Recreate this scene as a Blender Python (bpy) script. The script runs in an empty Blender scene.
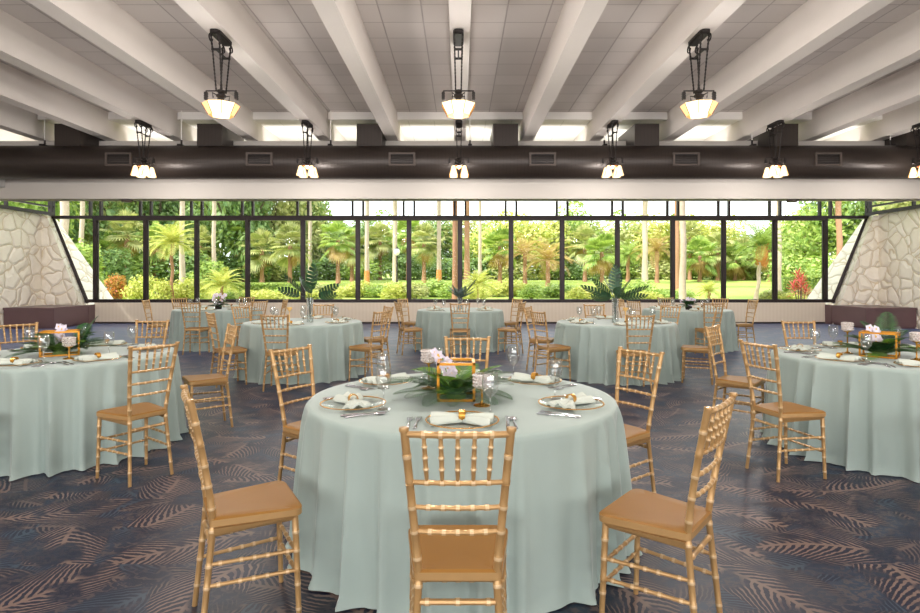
import bpy, math, random
from mathutils import Vector, Matrix
PI = math.pi
C = bpy.context.scene.collection
rad = math.radians
RND = random.Random(7)

# ------------------------------------------------------------------ helpers
def lin(c):
    c = c / 255.0
    return c / 12.92 if c <= 0.04045 else ((c + 0.055) / 1.055) ** 2.4
def rgb(r, g, b):
    return (lin(r), lin(g), lin(b), 1.0)

class NT:
    """small wrapper to write node maths as expressions"""
    def __init__(self, m):
        m.use_nodes = True
        self.t = m.node_tree
        self.t.nodes.clear()
    def new(self, kind, **kw):
        n = self.t.nodes.new(kind)
        for k, v in kw.items(): setattr(n, k, v)
        return n
    def put(self, sock, v):
        if isinstance(v, S): self.t.links.new(v.s, sock)
        elif isinstance(v, bpy.types.NodeSocket): self.t.links.new(v, sock)
        else: sock.default_value = v
    def math(self, op, a, b=None, c=None, clamp=False):
        n = self.new('ShaderNodeMath', operation=op); n.use_clamp = clamp
        self.put(n.inputs[0], a)
        if b is not None: self.put(n.inputs[1], b)
        if c is not None: self.put(n.inputs[2], c)
        return S(self, n.outputs[0])
    def step(self, v, lo, hi):
        n = self.new('ShaderNodeMapRange', interpolation_type='SMOOTHSTEP')
        self.put(n.inputs['Value'], v)
        n.inputs['From Min'].default_value = lo; n.inputs['From Max'].default_value = hi
        return S(self, n.outputs[0])
    def mix(self, f, a, b):
        n = self.new('ShaderNodeMix', data_type='RGBA')
        self.put(n.inputs[0], f); self.put(n.inputs[6], a); self.put(n.inputs[7], b)
        return S(self, n.outputs[2])
    def noise(self, vec, scale, detail=3.0, rough=0.5, out=0):
        n = self.new('ShaderNodeTexNoise')
        if vec is not None: self.put(n.inputs['Vector'], vec)
        n.inputs['Scale'].default_value = scale; n.inputs['Detail'].default_value = detail
        n.inputs['Roughness'].default_value = rough
        return S(self, n.outputs[out])
    def xyz(self, v):
        n = self.new('ShaderNodeSeparateXYZ'); self.put(n.inputs[0], v)
        return [S(self, o) for o in n.outputs]
    def vec(self, x, y, z=0.0):
        n = self.new('ShaderNodeCombineXYZ')
        for i, q in enumerate((x, y, z)): self.put(n.inputs[i], q)
        return S(self, n.outputs[0])
    def coord(self, which='Object'):
        return S(self, self.new('ShaderNodeTexCoord').outputs[which])
    def pos(self):
        return S(self, self.new('ShaderNodeNewGeometry').outputs['Position'])
    def bump(self, h, strength, dist=0.02):
        n = self.new('ShaderNodeBump'); n.inputs['Strength'].default_value = strength
        n.inputs['Distance'].default_value = dist; self.put(n.inputs['Height'], h)
        return n.outputs[0]
    def out(self, shader):
        o = self.new('ShaderNodeOutputMaterial'); self.t.links.new(shader, o.inputs[0])
    def bsdf(self, color, rough=0.5, metal=0.0, normal=None, **kw):
        n = self.new('ShaderNodeBsdfPrincipled')
        self.put(n.inputs['Base Color'], color); self.put(n.inputs['Roughness'], rough)
        n.inputs['Metallic'].default_value = metal
        if normal is not None: self.t.links.new(normal, n.inputs['Normal'])
        for k, v in kw.items(): self.put(n.inputs[k.replace('_', ' ')], v)
        return n.outputs[0]
class S:
    def __init__(self, nt, s): self.nt, self.s = nt, s
    def __add__(a, b): return a.nt.math('ADD', a, b)
    def __radd__(a, b): return a.nt.math('ADD', b, a)
    def __sub__(a, b): return a.nt.math('SUBTRACT', a, b)
    def __rsub__(a, b): return a.nt.math('SUBTRACT', b, a)
    def __mul__(a, b): return a.nt.math('MULTIPLY', a, b)
    __rmul__ = __mul__
    def __truediv__(a, b): return a.nt.math('DIVIDE', a, b)
    def floor(a): return a.nt.math('FLOOR', a)
    def abs(a): return a.nt.math('ABSOLUTE', a)
    def sin(a): return a.nt.math('SINE', a)
    def cos(a): return a.nt.math('COSINE', a)

def mat(name): return bpy.data.materials.new(name)

def simple(name, col, rough=0.5, metal=0.0, var=0.12, scale=8.0, bump=0.0, bscale=60.0, **kw):
    m = mat(name); n = NT(m)
    co = n.coord()
    f = n.noise(co, scale, 4.0)
    a = tuple(max(0, min(1, c * (1 - var))) for c in col[:3]) + (1,)
    b = tuple(max(0, min(1, c * (1 + var))) for c in col[:3]) + (1,)
    cc = n.mix(f, a, b)
    nm = n.bump(n.noise(co, bscale, 3.0), bump) if bump else None
    n.out(n.bsdf(cc, rough, metal, nm, **kw))
    return m

M = {}
M['gold'] = simple('gold_paint', rgb(184, 146, 96), 0.33, 0.35, 0.08, 20)
M['goldworn'] = simple('worn_gold_ring', rgb(210, 180, 138), 0.36, 0.2, 0.06, 20)
M['seat'] = simple('bronze_gold_seat', rgb(142, 97, 30), 0.5, 0.0, 0.08, 6)
M['brass'] = simple('brass_wire', rgb(214, 146, 46), 0.3, 0.6, 0.06, 15)
M['black'] = simple('black_iron', rgb(38, 32, 30), 0.55, 0.4, 0.2, 12)
M['bronze'] = simple('window_bronze', rgb(44, 34, 36), 0.45, 0.3, 0.15, 3)
M['silver'] = simple('silverware', rgb(190, 188, 192), 0.22, 0.9, 0.06, 30)
M['beam'] = simple('painted_beam', rgb(222, 214, 207), 0.7, 0, 0.035, 2.5, 0.12, 40)
M['girder'] = simple('painted_girder', rgb(192, 185, 177), 0.7, 0, 0.02, 1.5, 0.05, 30)
M['white'] = simple('white_paint', rgb(235, 231, 226), 0.7, 0, 0.02, 2)
M['wallp'] = simple('plain_wall', rgb(214, 205, 195), 0.8, 0, 0.03, 2)
M['bench'] = simple('plum_vinyl', rgb(106, 80, 84), 0.34, 0, 0.10, 5, 0.05, 50)
M['napkin'] = simple('sage_napkin', rgb(198, 205, 194), 0.85, 0, 0.05, 25, 0.15, 120)
M['orchid'] = simple('orchid_white', rgb(226, 216, 230), 0.55, 0, 0.03, 30)
M['yellow'] = simple('orchid_yellow', rgb(236, 190, 50), 0.6, 0, 0.08, 30)
M['wood'] = simple('driftwood', rgb(150, 116, 92), 0.8, 0, 0.25, 18, 0.3, 40)
M['candle'] = simple('wax_amber', rgb(240, 196, 120), 0.5, 0, 0.05, 20)
M['rim'] = simple('gold_rim', rgb(218, 160, 70), 0.25, 0.7, 0.05, 30)
M['grey'] = simple('grey_plastic', rgb(170, 168, 164), 0.5, 0, 0.04, 10)
M['ventslot'] = simple('vent_slot', rgb(22, 18, 17), 0.7, 0.2, 0.1, 10)
M['ventframe'] = simple('vent_frame', rgb(78, 68, 62), 0.5, 0.3, 0.08, 10)

def m_duct():
    m = mat('spiral_duct'); n = NT(m)
    x, y, z = n.xyz(n.pos())
    seam = (x * 42.0).sin().abs()
    rib = n.step(seam, 0.0, 0.18)
    c = n.mix(n.noise(n.pos(), 1.2, 3), rgb(46, 39, 35), rgb(58, 49, 44))
    c = n.mix(rib, rgb(34, 28, 25), c)
    n.out(n.bsdf(c, 0.38, 0.35, n.bump(rib, 0.25, 0.01)))
    return m
M['duct'] = m_duct()

def m_cloth():
    m = mat('sage_linen'); n = NT(m)
    co = n.coord()
    x, y, z = n.xyz(co)
    weave = (x * 900).sin() * (z * 900).sin() * 0.5 + (y * 900).sin() * 0.3
    c = n.mix(n.noise(co, 3, 3), rgb(152, 167, 160), rgb(162, 176, 169))
    n.out(n.bsdf(c, 0.82, 0, n.bump(weave * 0.5 + n.noise(co, 90, 2), 0.06, 0.004), Sheen_Weight=0.4, Sheen_Roughness=0.3))
    return m
M['cloth'] = m_cloth()

def m_tiles():
    m = mat('acoustic_tile'); n = NT(m)
    p = n.pos(); x, y, z = n.xyz(p)
    def lines(q, off, size, w):
        u = (q - off) / size
        d = (u - n.math('ROUND', u)).abs() * size
        return 1.0 - n.step(d, w * 0.4, w)
    l = n.math('MAXIMUM', lines(x, 0.63, 0.57, 0.014), lines(y, 8.25, 0.54, 0.012))
    u = n.math('FLOOR', (x - 0.63) / 0.57); v = n.math('FLOOR', (y - 8.25) / 0.54)
    wn = n.new('ShaderNodeTexWhiteNoise', noise_dimensions='2D'); n.put(wn.inputs['Vector'], n.vec(u, v))
    c = n.mix(S(n, wn.outputs['Value']), rgb(196, 188, 183), rgb(205, 197, 192))
    sp = n.step(n.noise(p, 220, 2), 0.62, 0.7)
    c = n.mix(sp * 0.25, c, rgb(160, 152, 148))
    c = n.mix(l * 0.6, c, rgb(140, 130, 126))
    n.out(n.bsdf(c, 0.85, 0, n.bump(1.0 - l, 0.3, 0.01)))
    return m
M['tiles'] = m_tiles()

def m_tiles2():
    m = mat('white_panel_ceiling'); n = NT(m)
    p = n.pos(); x, y, z = n.xyz(p)
    u = x / 0.57; d = (u - n.math('ROUND', u)).abs() * 0.57
    l = 1.0 - n.step(d, 0.005, 0.012)
    c = n.mix(l * 0.6, rgb(236, 231, 226), rgb(200, 194, 188))
    n.out(n.bsdf(c, 0.8))
    return m
M['tiles2'] = m_tiles2()

def m_stone(name, a, b, mortar):
    m = mat(name); n = NT(m)
    p = n.pos(); px, py, pz = n.xyz(p)
    warp = n.noise(p, 1.6, 2, out=1)
    va = n.new('ShaderNodeVectorMath', operation='SCALE'); n.put(va.inputs[0], warp); va.inputs['Scale'].default_value = 0.35
    vb = n.new('ShaderNodeVectorMath', operation='ADD'); n.put(vb.inputs[0], p); n.t.links.new(va.outputs[0], vb.inputs[1])
    e = n.new('ShaderNodeTexVoronoi', feature='DISTANCE_TO_EDGE'); e.inputs['Scale'].default_value = 2.5
    n.t.links.new(vb.outputs[0], e.inputs['Vector'])
    f = n.new('ShaderNodeTexVoronoi', feature='F1'); f.inputs['Scale'].default_value = 2.5
    n.t.links.new(vb.outputs[0], f.inputs['Vector'])
    d = S(n, e.outputs['Distance'])
    st = n.step(d, 0.008, 0.04)
    cr = n.xyz(S(n, f.outputs['Color']))[0]
    c = n.mix(cr, a, b)
    c = n.mix(n.noise(p, 9, 5) * 0.35, c, mortar)
    c = n.mix(st, mortar, c)
    h = n.step(d, 0.0, 0.16) * 1.0 + cr * 0.35 + n.noise(p, 12, 5) * 0.35
    n.out(n.bsdf(c, 0.85, 0, n.bump(h, 0.6, 0.06)))
    return m
M['stone'] = m_stone('cream_flagstone', rgb(255, 250, 242), rgb(247, 240, 228), rgb(218, 202, 176))

def m_panel():
    m = mat('ribbed_beige_panel'); n = NT(m)
    p = n.pos(); x, y, z = n.xyz(p)
    r = ((x * 60.0).sin() * 0.5 + 0.5)
    c = n.mix(r, rgb(222, 208, 192), rgb(226, 213, 198))
    n.out(n.bsdf(c, 0.6, 0, n.bump(r, 0.12, 0.006)))
    return m
M['panel'] = m_panel()

def m_carpet():
    m = mat('fern_carpet'); n = NT(m)
    p = n.pos(); x, y, z = n.xyz(p)
    wob = n.noise(p, 7, 2)
    jit = n.noise(p, 24, 2) - 0.5
    patch = n.step(n.noise(p, 4.2, 2), 0.40, 0.52)
    def fronds(cx, cy, ox, oy, seed, L, W, F, base_ang, spread):
        u = x / cx + ox; v0 = y / cy + oy
        iv = v0.floor()
        u = u + iv * 0.37
        iu = u.floor()
        wn = n.new('ShaderNodeTexWhiteNoise', noise_dimensions='3D'); n.put(wn.inputs['Vector'], n.vec(iu, iv, seed))
        r, g, b = n.xyz(S(n, wn.outputs['Color']))
        lx = (u - iu - 0.5) * cx + (g - 0.5) * 0.12; ly = (v0 - iv - 0.5) * cy + (b - 0.5) * 0.12
        ang = r * spread + base_ang
        ca, sa = ang.cos(), ang.sin()
        s = lx * ca + ly * sa
        t = ly * ca - lx * sa + (g - 0.5) * 1.6 * s * s
        a = t.abs()
        q = s / L
        w = (1.0 - q * q) * W * (0.75 + wob * 0.5)
        ins = n.step(w - a, 0.0, 0.03)
        stripe = ((s - a * 0.55 - a * a * 4.5) * F + wob * 5.0 + jit * 5.0 + r * 9.0).sin() - a / W * 0.8 + 0.15
        leaf = n.step(stripe, 0.0, 0.35) * patch
        rib = 1.0 - n.step(a, 0.006, 0.016)
        return n.math('MAXIMUM', leaf * ins, rib * n.step(w, 0.0, 0.04) * patch), ins * (patch * 0.6 + 0.4)
    f1, i1 = fronds(0.66, 0.42, 0.1, 0.2, 1.0, 0.40, 0.21, 140.0, -0.5, 7.0)
    f2, i2 = fronds(0.54, 0.36, 0.55, 0.65, 2.0, 0.32, 0.17, 170.0, 0.4, 7.0)
    f3, i3 = fronds(0.47, 0.33, 0.3, 0.4, 3.0, 0.28, 0.15, 190.0, 1.4, 7.0)
    sw = n.noise(n.vec(x * 1.0, y * 1.6, wob * 0.6), 9.0, 2.5)
    sq = n.math('MAXIMUM', 1.0 - n.step((sw - 0.5).abs(), 0.018, 0.05), n.step((n.noise(n.vec(x * 1.0, y * 2.0, wob), 17.0, 2.0)), 0.56, 0.62))
    bg = n.mix(n.step(n.noise(p, 1.7, 3), 0.4, 0.62), rgb(20, 25, 48), rgb(44, 58, 76))
    c = n.mix(sq * 0.75, bg, rgb(88, 76, 74))
    c = n.mix(i2, c, rgb(18, 25, 50)); c = n.mix(f2 * 0.9, c, rgb(58, 74, 88))
    c = n.mix(i3 * 0.9, c, rgb(14, 18, 40)); c = n.mix(f3 * 0.9, c, rgb(100, 84, 80))
    c = n.mix(i1 * 0.92, c, rgb(16, 20, 44)); c = n.mix(f1 * 0.95, c, rgb(126, 104, 94))
    fib = n.noise(p, 260, 2)
    c = n.mix(fib * 0.5, c, n.mix(0.5, c, rgb(30, 30, 44)))
    n.out(n.bsdf(c, 0.42, 0, n.bump(fib, 0.15, 0.003), Specular_IOR_Level=0.35, Sheen_Weight=0.5, Sheen_Roughness=0.16, Sheen_Tint=rgb(150, 178, 246)))  # blue sheen tint stands in for window light glancing off the floor
    return m
M['carpet'] = m_carpet()

def m_glass(name='window_glass'):
    m = mat(name); n = NT(m)
    tr = n.new('ShaderNodeBsdfTransparent'); tr.inputs[0].default_value = (0.97, 0.985, 0.975, 1)
    gl = n.new('ShaderNodeBsdfGlossy'); gl.inputs['Roughness'].default_value = 0.02
    fr = n.new('ShaderNodeFresnel'); fr.inputs['IOR'].default_value = 1.08
    mx = n.new('ShaderNodeMixShader')
    n.t.links.new(fr.outputs[0], mx.inputs[0]); n.t.links.new(tr.outputs[0], mx.inputs[1]); n.t.links.new(gl.outputs[0], mx.inputs[2])
    n.out(mx.outputs[0]); return m
M['pane'] = m_glass()

def m_crystal(name, tint, w=0.95, base=0.17):
    m = mat(name); n = NT(m)
    tr = n.new('ShaderNodeBsdfTransparent'); tr.inputs[0].default_value = tint
    gl = n.new('ShaderNodeBsdfGlossy'); gl.inputs['Roughness'].default_value = 0.06
    fr = n.new('ShaderNodeLayerWeight'); fr.inputs['Blend'].default_value = 0.35
    f = S(n, fr.outputs['Facing'])
    f = n.math('ADD', n.math('POWER', f, 1.6) * w, base, clamp=True)
    mx = n.new('ShaderNodeMixShader')
    n.put(mx.inputs[0], f); n.t.links.new(tr.outputs[0], mx.inputs[1]); n.t.links.new(gl.outputs[0], mx.inputs[2])
    n.out(mx.outputs[0]); return m
M['crystal'] = m_crystal('clear_glassware', (0.93, 0.95, 0.95, 1))
M['plateglass'] = m_crystal('clear_plate_glass', (0.985, 0.99, 0.985, 1), w=0.22, base=0.05)
M['vase'] = m_crystal('clear_vase', (0.95, 0.97, 0.97, 1))

def m_votive():
    m = mat('cut_crystal_votive'); n = NT(m)
    co = n.coord()
    v = n.new('ShaderNodeTexVoronoi'); v.inputs['Scale'].default_value = 75.0; n.put(v.inputs['Vector'], co)
    d = S(n, v.outputs['Distance'])
    c = n.mix(n.step(d, 0.1, 0.6), rgb(252, 248, 246), rgb(238, 224, 216))
    n.out(n.bsdf(c, 0.15, 0.0, n.bump(1.0 - d, 0.8, 0.01), Transmission_Weight=0.25))
    return m
M['votive'] = m_votive()

def m_lamp():
    m = mat('amber_lamp_glass'); n = NT(m)
    x, y, z = n.xyz(n.coord())
    lw = n.new('ShaderNodeLayerWeight'); lw.inputs['Blend'].default_value = 0.4
    f = S(n, lw.outputs['Facing'])
    c = n.mix(n.step(f, 0.15, 0.75), (1.0, 0.82, 0.52, 1), (1.0, 0.50, 0.12, 1))
    em = n.new('ShaderNodeEmission'); n.put(em.inputs[0], c); n.put(em.inputs[1], 2.6 - n.step(f, 0.1, 0.8) * 1.5)
    n.out(em.outputs[0]); return m
M['lampglass'] = m_lamp()
def m_bulb():
    m = mat('lit_bulb'); n = NT(m)
    em = n.new('ShaderNodeEmission'); em.inputs[0].default_value = (1.0, 0.84, 0.58, 1); em.inputs[1].default_value = 6.0
    n.out(em.outputs[0]); return m
M['bulb'] = m_bulb()
M['ambertop'] = simple('amber_cap', rgb(150, 84, 40), 0.35, 0.3, 0.2, 20)

def m_leaf(name, a, b, trans=0.35, rough=0.5):
    m = mat(name); n = NT(m)
    oi = n.new('ShaderNodeObjectInfo')
    g = n.new('ShaderNodeNewGeometry')
    r = S(n, g.outputs['Random Per Island'])
    c = n.mix(r, a, b)
    pb = n.bsdf(c, rough)
    tl = n.new('ShaderNodeBsdfTranslucent'); n.put(tl.inputs[0], n.mix(0.3, c, (0.45, 0.5, 0.05, 1)))
    mx = n.new('ShaderNodeMixShader'); mx.inputs[0].default_value = trans
    n.t.links.new(pb, mx.inputs[1]); n.t.links.new(tl.outputs[0], mx.inputs[2])
    n.out(mx.outputs[0]); return m
M['leafmid'] = m_leaf('mid_green_leaf', rgb(112, 146, 66), rgb(186, 204, 110))
M['leafdark'] = m_leaf('deep_green_leaf', rgb(82, 118, 64), rgb(146, 172, 104))
M['leaflime'] = m_leaf('lime_leaf', rgb(168, 182, 84), rgb(222, 216, 126))
M['leafolive'] = m_leaf('olive_leaf', rgb(134, 148, 84), rgb(200, 196, 134))
M['leafdry'] = m_leaf('dry_frond', rgb(170, 132, 78), rgb(206, 176, 116))
M['leafred'] = m_leaf('crimson_leaf', rgb(176, 44, 66), rgb(222, 104, 112))
M['leaforange'] = m_leaf('orange_leaf', rgb(206, 104, 60), rgb(170, 150, 60))
M['hedge'] = m_leaf('clipped_hedge_leaf', rgb(104, 132, 52), rgb(168, 184, 92))
M['fern'] = m_leaf('bouquet_fern', rgb(18, 50, 34), rgb(54, 102, 52), 0.15, 0.4)
M['fernlight'] = m_leaf('bouquet_light_leaf', rgb(60, 120, 40), rgb(130, 176, 60), 0.2, 0.4)
M['monstera'] = m_leaf('monstera_leaf', rgb(14, 52, 38), rgb(40, 88, 58), 0.12, 0.3)
M['eucal'] = m_leaf('grey_purple_leaf', rgb(60, 70, 84), rgb(58, 86, 74), 0.12, 0.4)
M['trunkpale'] = simple('pale_palm_trunk', rgb(180, 162, 146), 0.9, 0, 0.25, 6, 0.4, 20)
M['trunkbrown'] = simple('brown_palm_trunk', rgb(158, 118, 92), 0.9, 0, 0.25, 8, 0.5, 20)
M['bark'] = simple('dark_bark', rgb(98, 84, 70), 0.9, 0, 0.25, 8, 0.5, 20)
M['boot'] = simple('orange_boots', rgb(196, 132, 72), 0.9, 0, 0.2, 14, 0.6, 30)
M['road'] = simple('pale_path', rgb(216, 208, 200), 0.9, 0, 0.05, 3)

def m_lawn():
    m = mat('lawn_grass'); n = NT(m)
    p = n.pos()
    c = n.mix(n.noise(p, 0.35, 4), rgb(134, 160, 62), rgb(178, 188, 96))
    c = n.mix(n.noise(p, 6.0, 4) * 0.6, c, rgb(112, 138, 54))
    n.out(n.bsdf(c, 0.9, 0, n.bump(n.noise(p, 30, 4), 0.5, 0.05)))
    return m
M['lawn'] = m_lawn()

# ------------------------------------------------------------------ mesh builder
class MB:
    def __init__(self): self.v, self.f, self.mi = [], [], []
    def _add(self, vs, fs, mi=0):
        o = len(self.v); self.v += [tuple(q) for q in vs]
        self.f += [tuple(i + o for i in f) for f in fs]; self.mi += [mi] * len(fs)
    def box(self, x0, x1, y0, y1, z0, z1, mi=0):
        vs = [(x, y, z) for z in (z0, z1) for y in (y0, y1) for x in (x0, x1)]
        self._add(vs, [(0, 2, 3, 1), (4, 5, 7, 6), (0, 1, 5, 4), (2, 6, 7, 3), (0, 4, 6, 2), (1, 3, 7, 5)], mi); return self
    def prism(self, poly, axis, a, b, mi=0):
        """poly in the two other axes (in order), extruded along axis from a to b"""
        n = len(poly)
        def P(q, t):
            if axis == 'x': return (t, q[0], q[1])
            if axis == 'y': return (q[0], t, q[1])
            return (q[0], q[1], t)
        vs = [P(q, a) for q in poly] + [P(q, b) for q in poly]
        fs = [tuple(range(n)), tuple(range(2 * n - 1, n - 1, -1))]
        fs += [(i, i + n, (i + 1) % n + n, (i + 1) % n) for i in range(n)]
        self._add(vs, fs, mi); return self
    def tube(self, pts, rs, n=8, cap=True, mi=0, flat=1.0, segmi=None):
        pts = [Vector(p) for p in pts]
        if not isinstance(rs, (list, tuple)): rs = [rs] * len(pts)
        vs = []
        d0 = (pts[-1] - pts[0]).normalized()
        ref = Vector((0, 0, 1)) if abs(d0.z) < 0.8 else Vector((1, 0, 0))
        for i, p in enumerate(pts):
            d = (pts[min(i + 1, len(pts) - 1)] - pts[max(i - 1, 0)]).normalized()
            a = d.cross(ref).normalized(); b = a.cross(d).normalized()
            for k in range(n):
                t = 2 * PI * k / n
                vs.append(p + a * math.cos(t) * rs[i] + b * math.sin(t) * rs[i] * flat)
        fs = []
        for i in range(len(pts) - 1):
            for k in range(n):
                k2 = (k + 1) % n
                fs.append((i * n + k, i * n + k2, (i + 1) * n + k2, (i + 1) * n + k))
        if cap:
            fs.append(tuple(range(n - 1, -1, -1)))
            fs.append(tuple((len(pts) - 1) * n + k for k in range(n)))
        self._add(vs, fs, mi)
        if segmi:
            o = len(self.mi) - len(fs)
            for i in range(len(pts) - 1):
                if segmi[i]:
                    for k in range(n): self.mi[o + i * n + k] = segmi[i]
        return self
    def lathe(self, prof, n=24, c=(0, 0, 0), mi=0, rot=0.0, sx=1.0, sy=1.0, cap=True):
        vs, fs = [], []
        for r, z in prof:
            for k in range(n):
                t = 2 * PI * k / n + rot
                vs.append((c[0] + r * math.cos(t) * sx, c[1] + r * math.sin(t) * sy, c[2] + z))
        for i in range(len(prof) - 1):
            for k in range(n):
                k2 = (k + 1) % n
                fs.append((i * n + k, i * n + k2, (i + 1) * n + k2, (i + 1) * n + k))
        if cap and prof[0][0] > 1e-4: fs.append(tuple(range(n - 1, -1, -1)))
        if cap and prof[-1][0] > 1e-4: fs.append(tuple((len(prof) - 1) * n + k for k in range(n)))
        self._add(vs, fs, mi); return self
    def quad(self, a, b, c, d, mi=0): self._add([a, b, c, d], [(0, 1, 2, 3)], mi); return self
    def poly(self, vs, mi=0): self._add(vs, [tuple(range(len(vs)))], mi); return self
    def build(self, name, m, parent=None, smooth=True, loc=None, angle=40):
        me = bpy.data.meshes.new(name); me.from_pydata(self.v, [], self.f); me.update()
        ms = m if isinstance(m, (list, tuple)) else [m]
        for q in ms: me.materials.append(q)
        if len(ms) > 1: me.polygons.foreach_set('material_index', self.mi)
        o = bpy.data.objects.new(name, me); C.objects.link(o)
        if smooth:
            me.polygons.foreach_set('use_smooth', [True] * len(me.polygons))
            try: me.set_sharp_from_angle(angle=rad(angle))
            except Exception: pass
        if parent is not None: o.parent = parent
        if loc is not None: o.location = loc
        return o

def tag(o, label=None, cat=None, group=None, kind=None):
    if label: o['label'] = label
    if cat: o['category'] = cat
    if group: o['group'] = group
    if kind: o['kind'] = kind
    return o
def empty(name, loc=(0, 0, 0), rz=0.0):
    o = bpy.data.objects.new(name, None); C.objects.link(o); o.empty_display_size = 0.1
    o.location = loc; o.rotation_euler = (0, 0, rz); return o
KIDS = {}
def kids(o):
    return [c for c in o.children]
def copy_tree(o, parent=None):
    c = o.copy(); C.objects.link(c)
    if parent is not None: c.parent = parent
    for k in kids(o): copy_tree(k, c)
    return c
def structure(o): o['kind'] = 'structure'; return o

H = 1.395; F = 590.0; CX, CY = 460.0, 276.0
def X_at(px, d): return (px - CX) * d / F
def Z_at(py, d): return H - (py - CY) * d / F

# ------------------------------------------------------------------ camera / render look
cam = bpy.data.cameras.new('camera'); co = bpy.data.objects.new('camera', cam); C.objects.link(co)
co.location = (0, 0, H); co.rotation_euler = (PI / 2, 0, 0)
cam.sensor_width = 36; cam.lens = 36 * F / 920.0; cam.shift_y = -30.5 / 920.0
cam.clip_start = 0.05; cam.clip_end = 400
sc = bpy.context.scene; sc.camera = co
sc.view_settings.view_transform = 'Standard'
try: sc.view_settings.look = 'None'
except Exception: pass
sc.view_settings.exposure = 0.0; sc.view_settings.gamma = 1.0; sc.view_settings.use_curve_mapping = False
sc.cycles.max_bounces = 10; sc.cycles.transparent_max_bounces = 24; sc.cycles.diffuse_bounces = 5
sc.cycles.sample_clamp_indirect = 6.0
sc.cycles.caustics_reflective = False; sc.cycles.caustics_refractive = False

# ------------------------------------------------------------------ room shell
D = 17.4              # glass plane
ZB, ZC = 4.405, 4.94  # beam underside, tile ceiling
XW = 12.05
BX = [0, 1.5, 3.0, 4.62, 6.25, 7.75, 9.27, 10.75, 12.2]
YB = -8.0
structure(MB().box(-13, 13, YB, D + 0.1, -0.12, 0.0).build('floor', M['carpet'], smooth=False))
structure(MB().box(-13, 13, YB - .3, 12.75, ZC, ZC + 0.1).build('ceiling', M['tiles'], smooth=False))
structure(MB().box(-13.2, 13.2, YB - .3, D + 0.5, ZC + 0.1, ZC + 0.4).build('roof_slab', M['white'], smooth=False))
structure(MB().box(-13, 13, 12.87, D + 0.5, 4.80, ZC + 0.1).build('ceiling_bay', M['tiles2'], smooth=False))
k = 1
structure(MB().box(-13, 13, 12.75, 12.87, 4.78, ZC + 0.1).build('trim_1', M['white'], smooth=False))
for s in (-1, 1):
    for i, bx in enumerate(BX):
        if s == -1 and i == 0: continue
        b = MB().prism([(s * bx - .125, ZB), (s * bx - .145, 4.94), (s * bx + .145, 4.94), (s * bx + .125, ZB)], 'y', YB, D - 0.06)
        structure(b.build('ceiling_beam', M['beam'], smooth=False))
# girder under the beam ends
g = MB().box(-13, 13, 13.15, 13.55, 3.135, ZB); g.box(-13, 13, 13.13, 13.57, 3.115, 3.17)
structure(g.build('beam_girder', M['girder'], smooth=False))
# back and side walls
g = MB().box(-13, 13, YB - .3, YB, 0, 0.5); g.box(-13, 13, YB - .3, YB, 3.4, ZC)
for x in (-13, -8, -4, 0, 4, 8, 12): g.box(x - .2 if x > -13 else -13, x + .2 if x < 12 else 13, YB - .3, YB, .5, 3.4)
structure(g.build('wall_back', M['wallp'], smooth=False))
for s, nm in ((-1, 'left'), (1, 'right')):
    w = MB().box(min(s * XW, s * 12.9), max(s * XW, s * 12.9), 13.0, 17.0, 0, 3.2)
    structure(w.build('wall_' + nm, M['stone'], smooth=False))
    w = MB().box(min(s * XW, s * 12.6), max(s * XW, s * 12.6), YB, 13.0, 0, ZC + .05)
    structure(w.build('wall_rear_' + nm, M['wallp'], smooth=False))
    # battered stone pier that the window dies into
    sec = []
    for y, xb, xt in ((17.0, -10.72, -11.92), (17.4, -10.79, -12.03), (18.5, -10.35, -12.62)):
        zb, zt = -0.05, 3.15
        sec.append([(13.4 * s, y, zb), (-xb * s, y, zb), (-xt * s, y, zt), (13.4 * s, y, zt)])
    b = MB()
    vs = [p for q in sec for p in q]
    fs = []
    for i in range(2):
        o = i * 4
        for a in range(4):
            c2 = (a + 1) % 4
            fs.append((o + a, o + c2, o + 4 + c2, o + 4 + a))
    fs += [(0, 1, 2, 3), (11, 10, 9, 8)]
    b._add(vs, fs)
    structure(b.build('wall_pier_' + nm, M['stone'], smooth=False))
    # bench
    bx0, bx1 = (10.70, XW - .02)
    bn = MB().box(min(s * bx0, s * bx1), max(s * bx0, s * bx1), 15.55, 16.98, 0.05, 0.50)
    bn.box(min(s * (bx0 - .02), s * bx1), max(s * (bx0 - .02), s * bx1), 15.52, 16.98, 0.50, 0.56)
    bn.box(min(s * (bx0 + .05), s * bx1), max(s * (bx0 + .05), s * bx1), 15.6, 16.98, 0.0, 0.05)
    bn.box(min(s * 10.69, s * 10.712), max(s * 10.69, s * 10.712), 16.98, 17.28, 0.0, 0.56)
    o = bn.build('built_in_bench', M['bench'], smooth=False)
    tag(o, 'plum vinyl corner platform below the %s stone wall' % nm, 'bench', 'plum corner platforms')
    # upper side glazing above the stone
    f = MB(); xs = s * 12.0
    f.box(xs - .04, xs + .04, 13.6, D, 3.17, 3.26); f.box(xs - .03, xs + .03, 13.6, D, 3.4, 3.45); f.box(xs - .04, xs + .04, 13.6, D, 4.5, 4.6)
    for y in (13.65, 15.6, 17.26): f.box(xs - .035, xs + .035, y - .035, y + .035, 3.2, 4.55)
    o = structure(f.build('window_side_' + nm, M['bronze'], smooth=False))
    structure(MB().box(xs - .006, xs + .006, 13.6, D, 3.26, 4.5).build('pane', M['pane'], o, smooth=False))
    structure(MB().box(min(xs - .1, xs + .1), max(xs - .1, xs + .1), 13.0, D, 4.6, 4.95).build('wall_upper_' + nm, M['white'], smooth=False))

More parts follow.
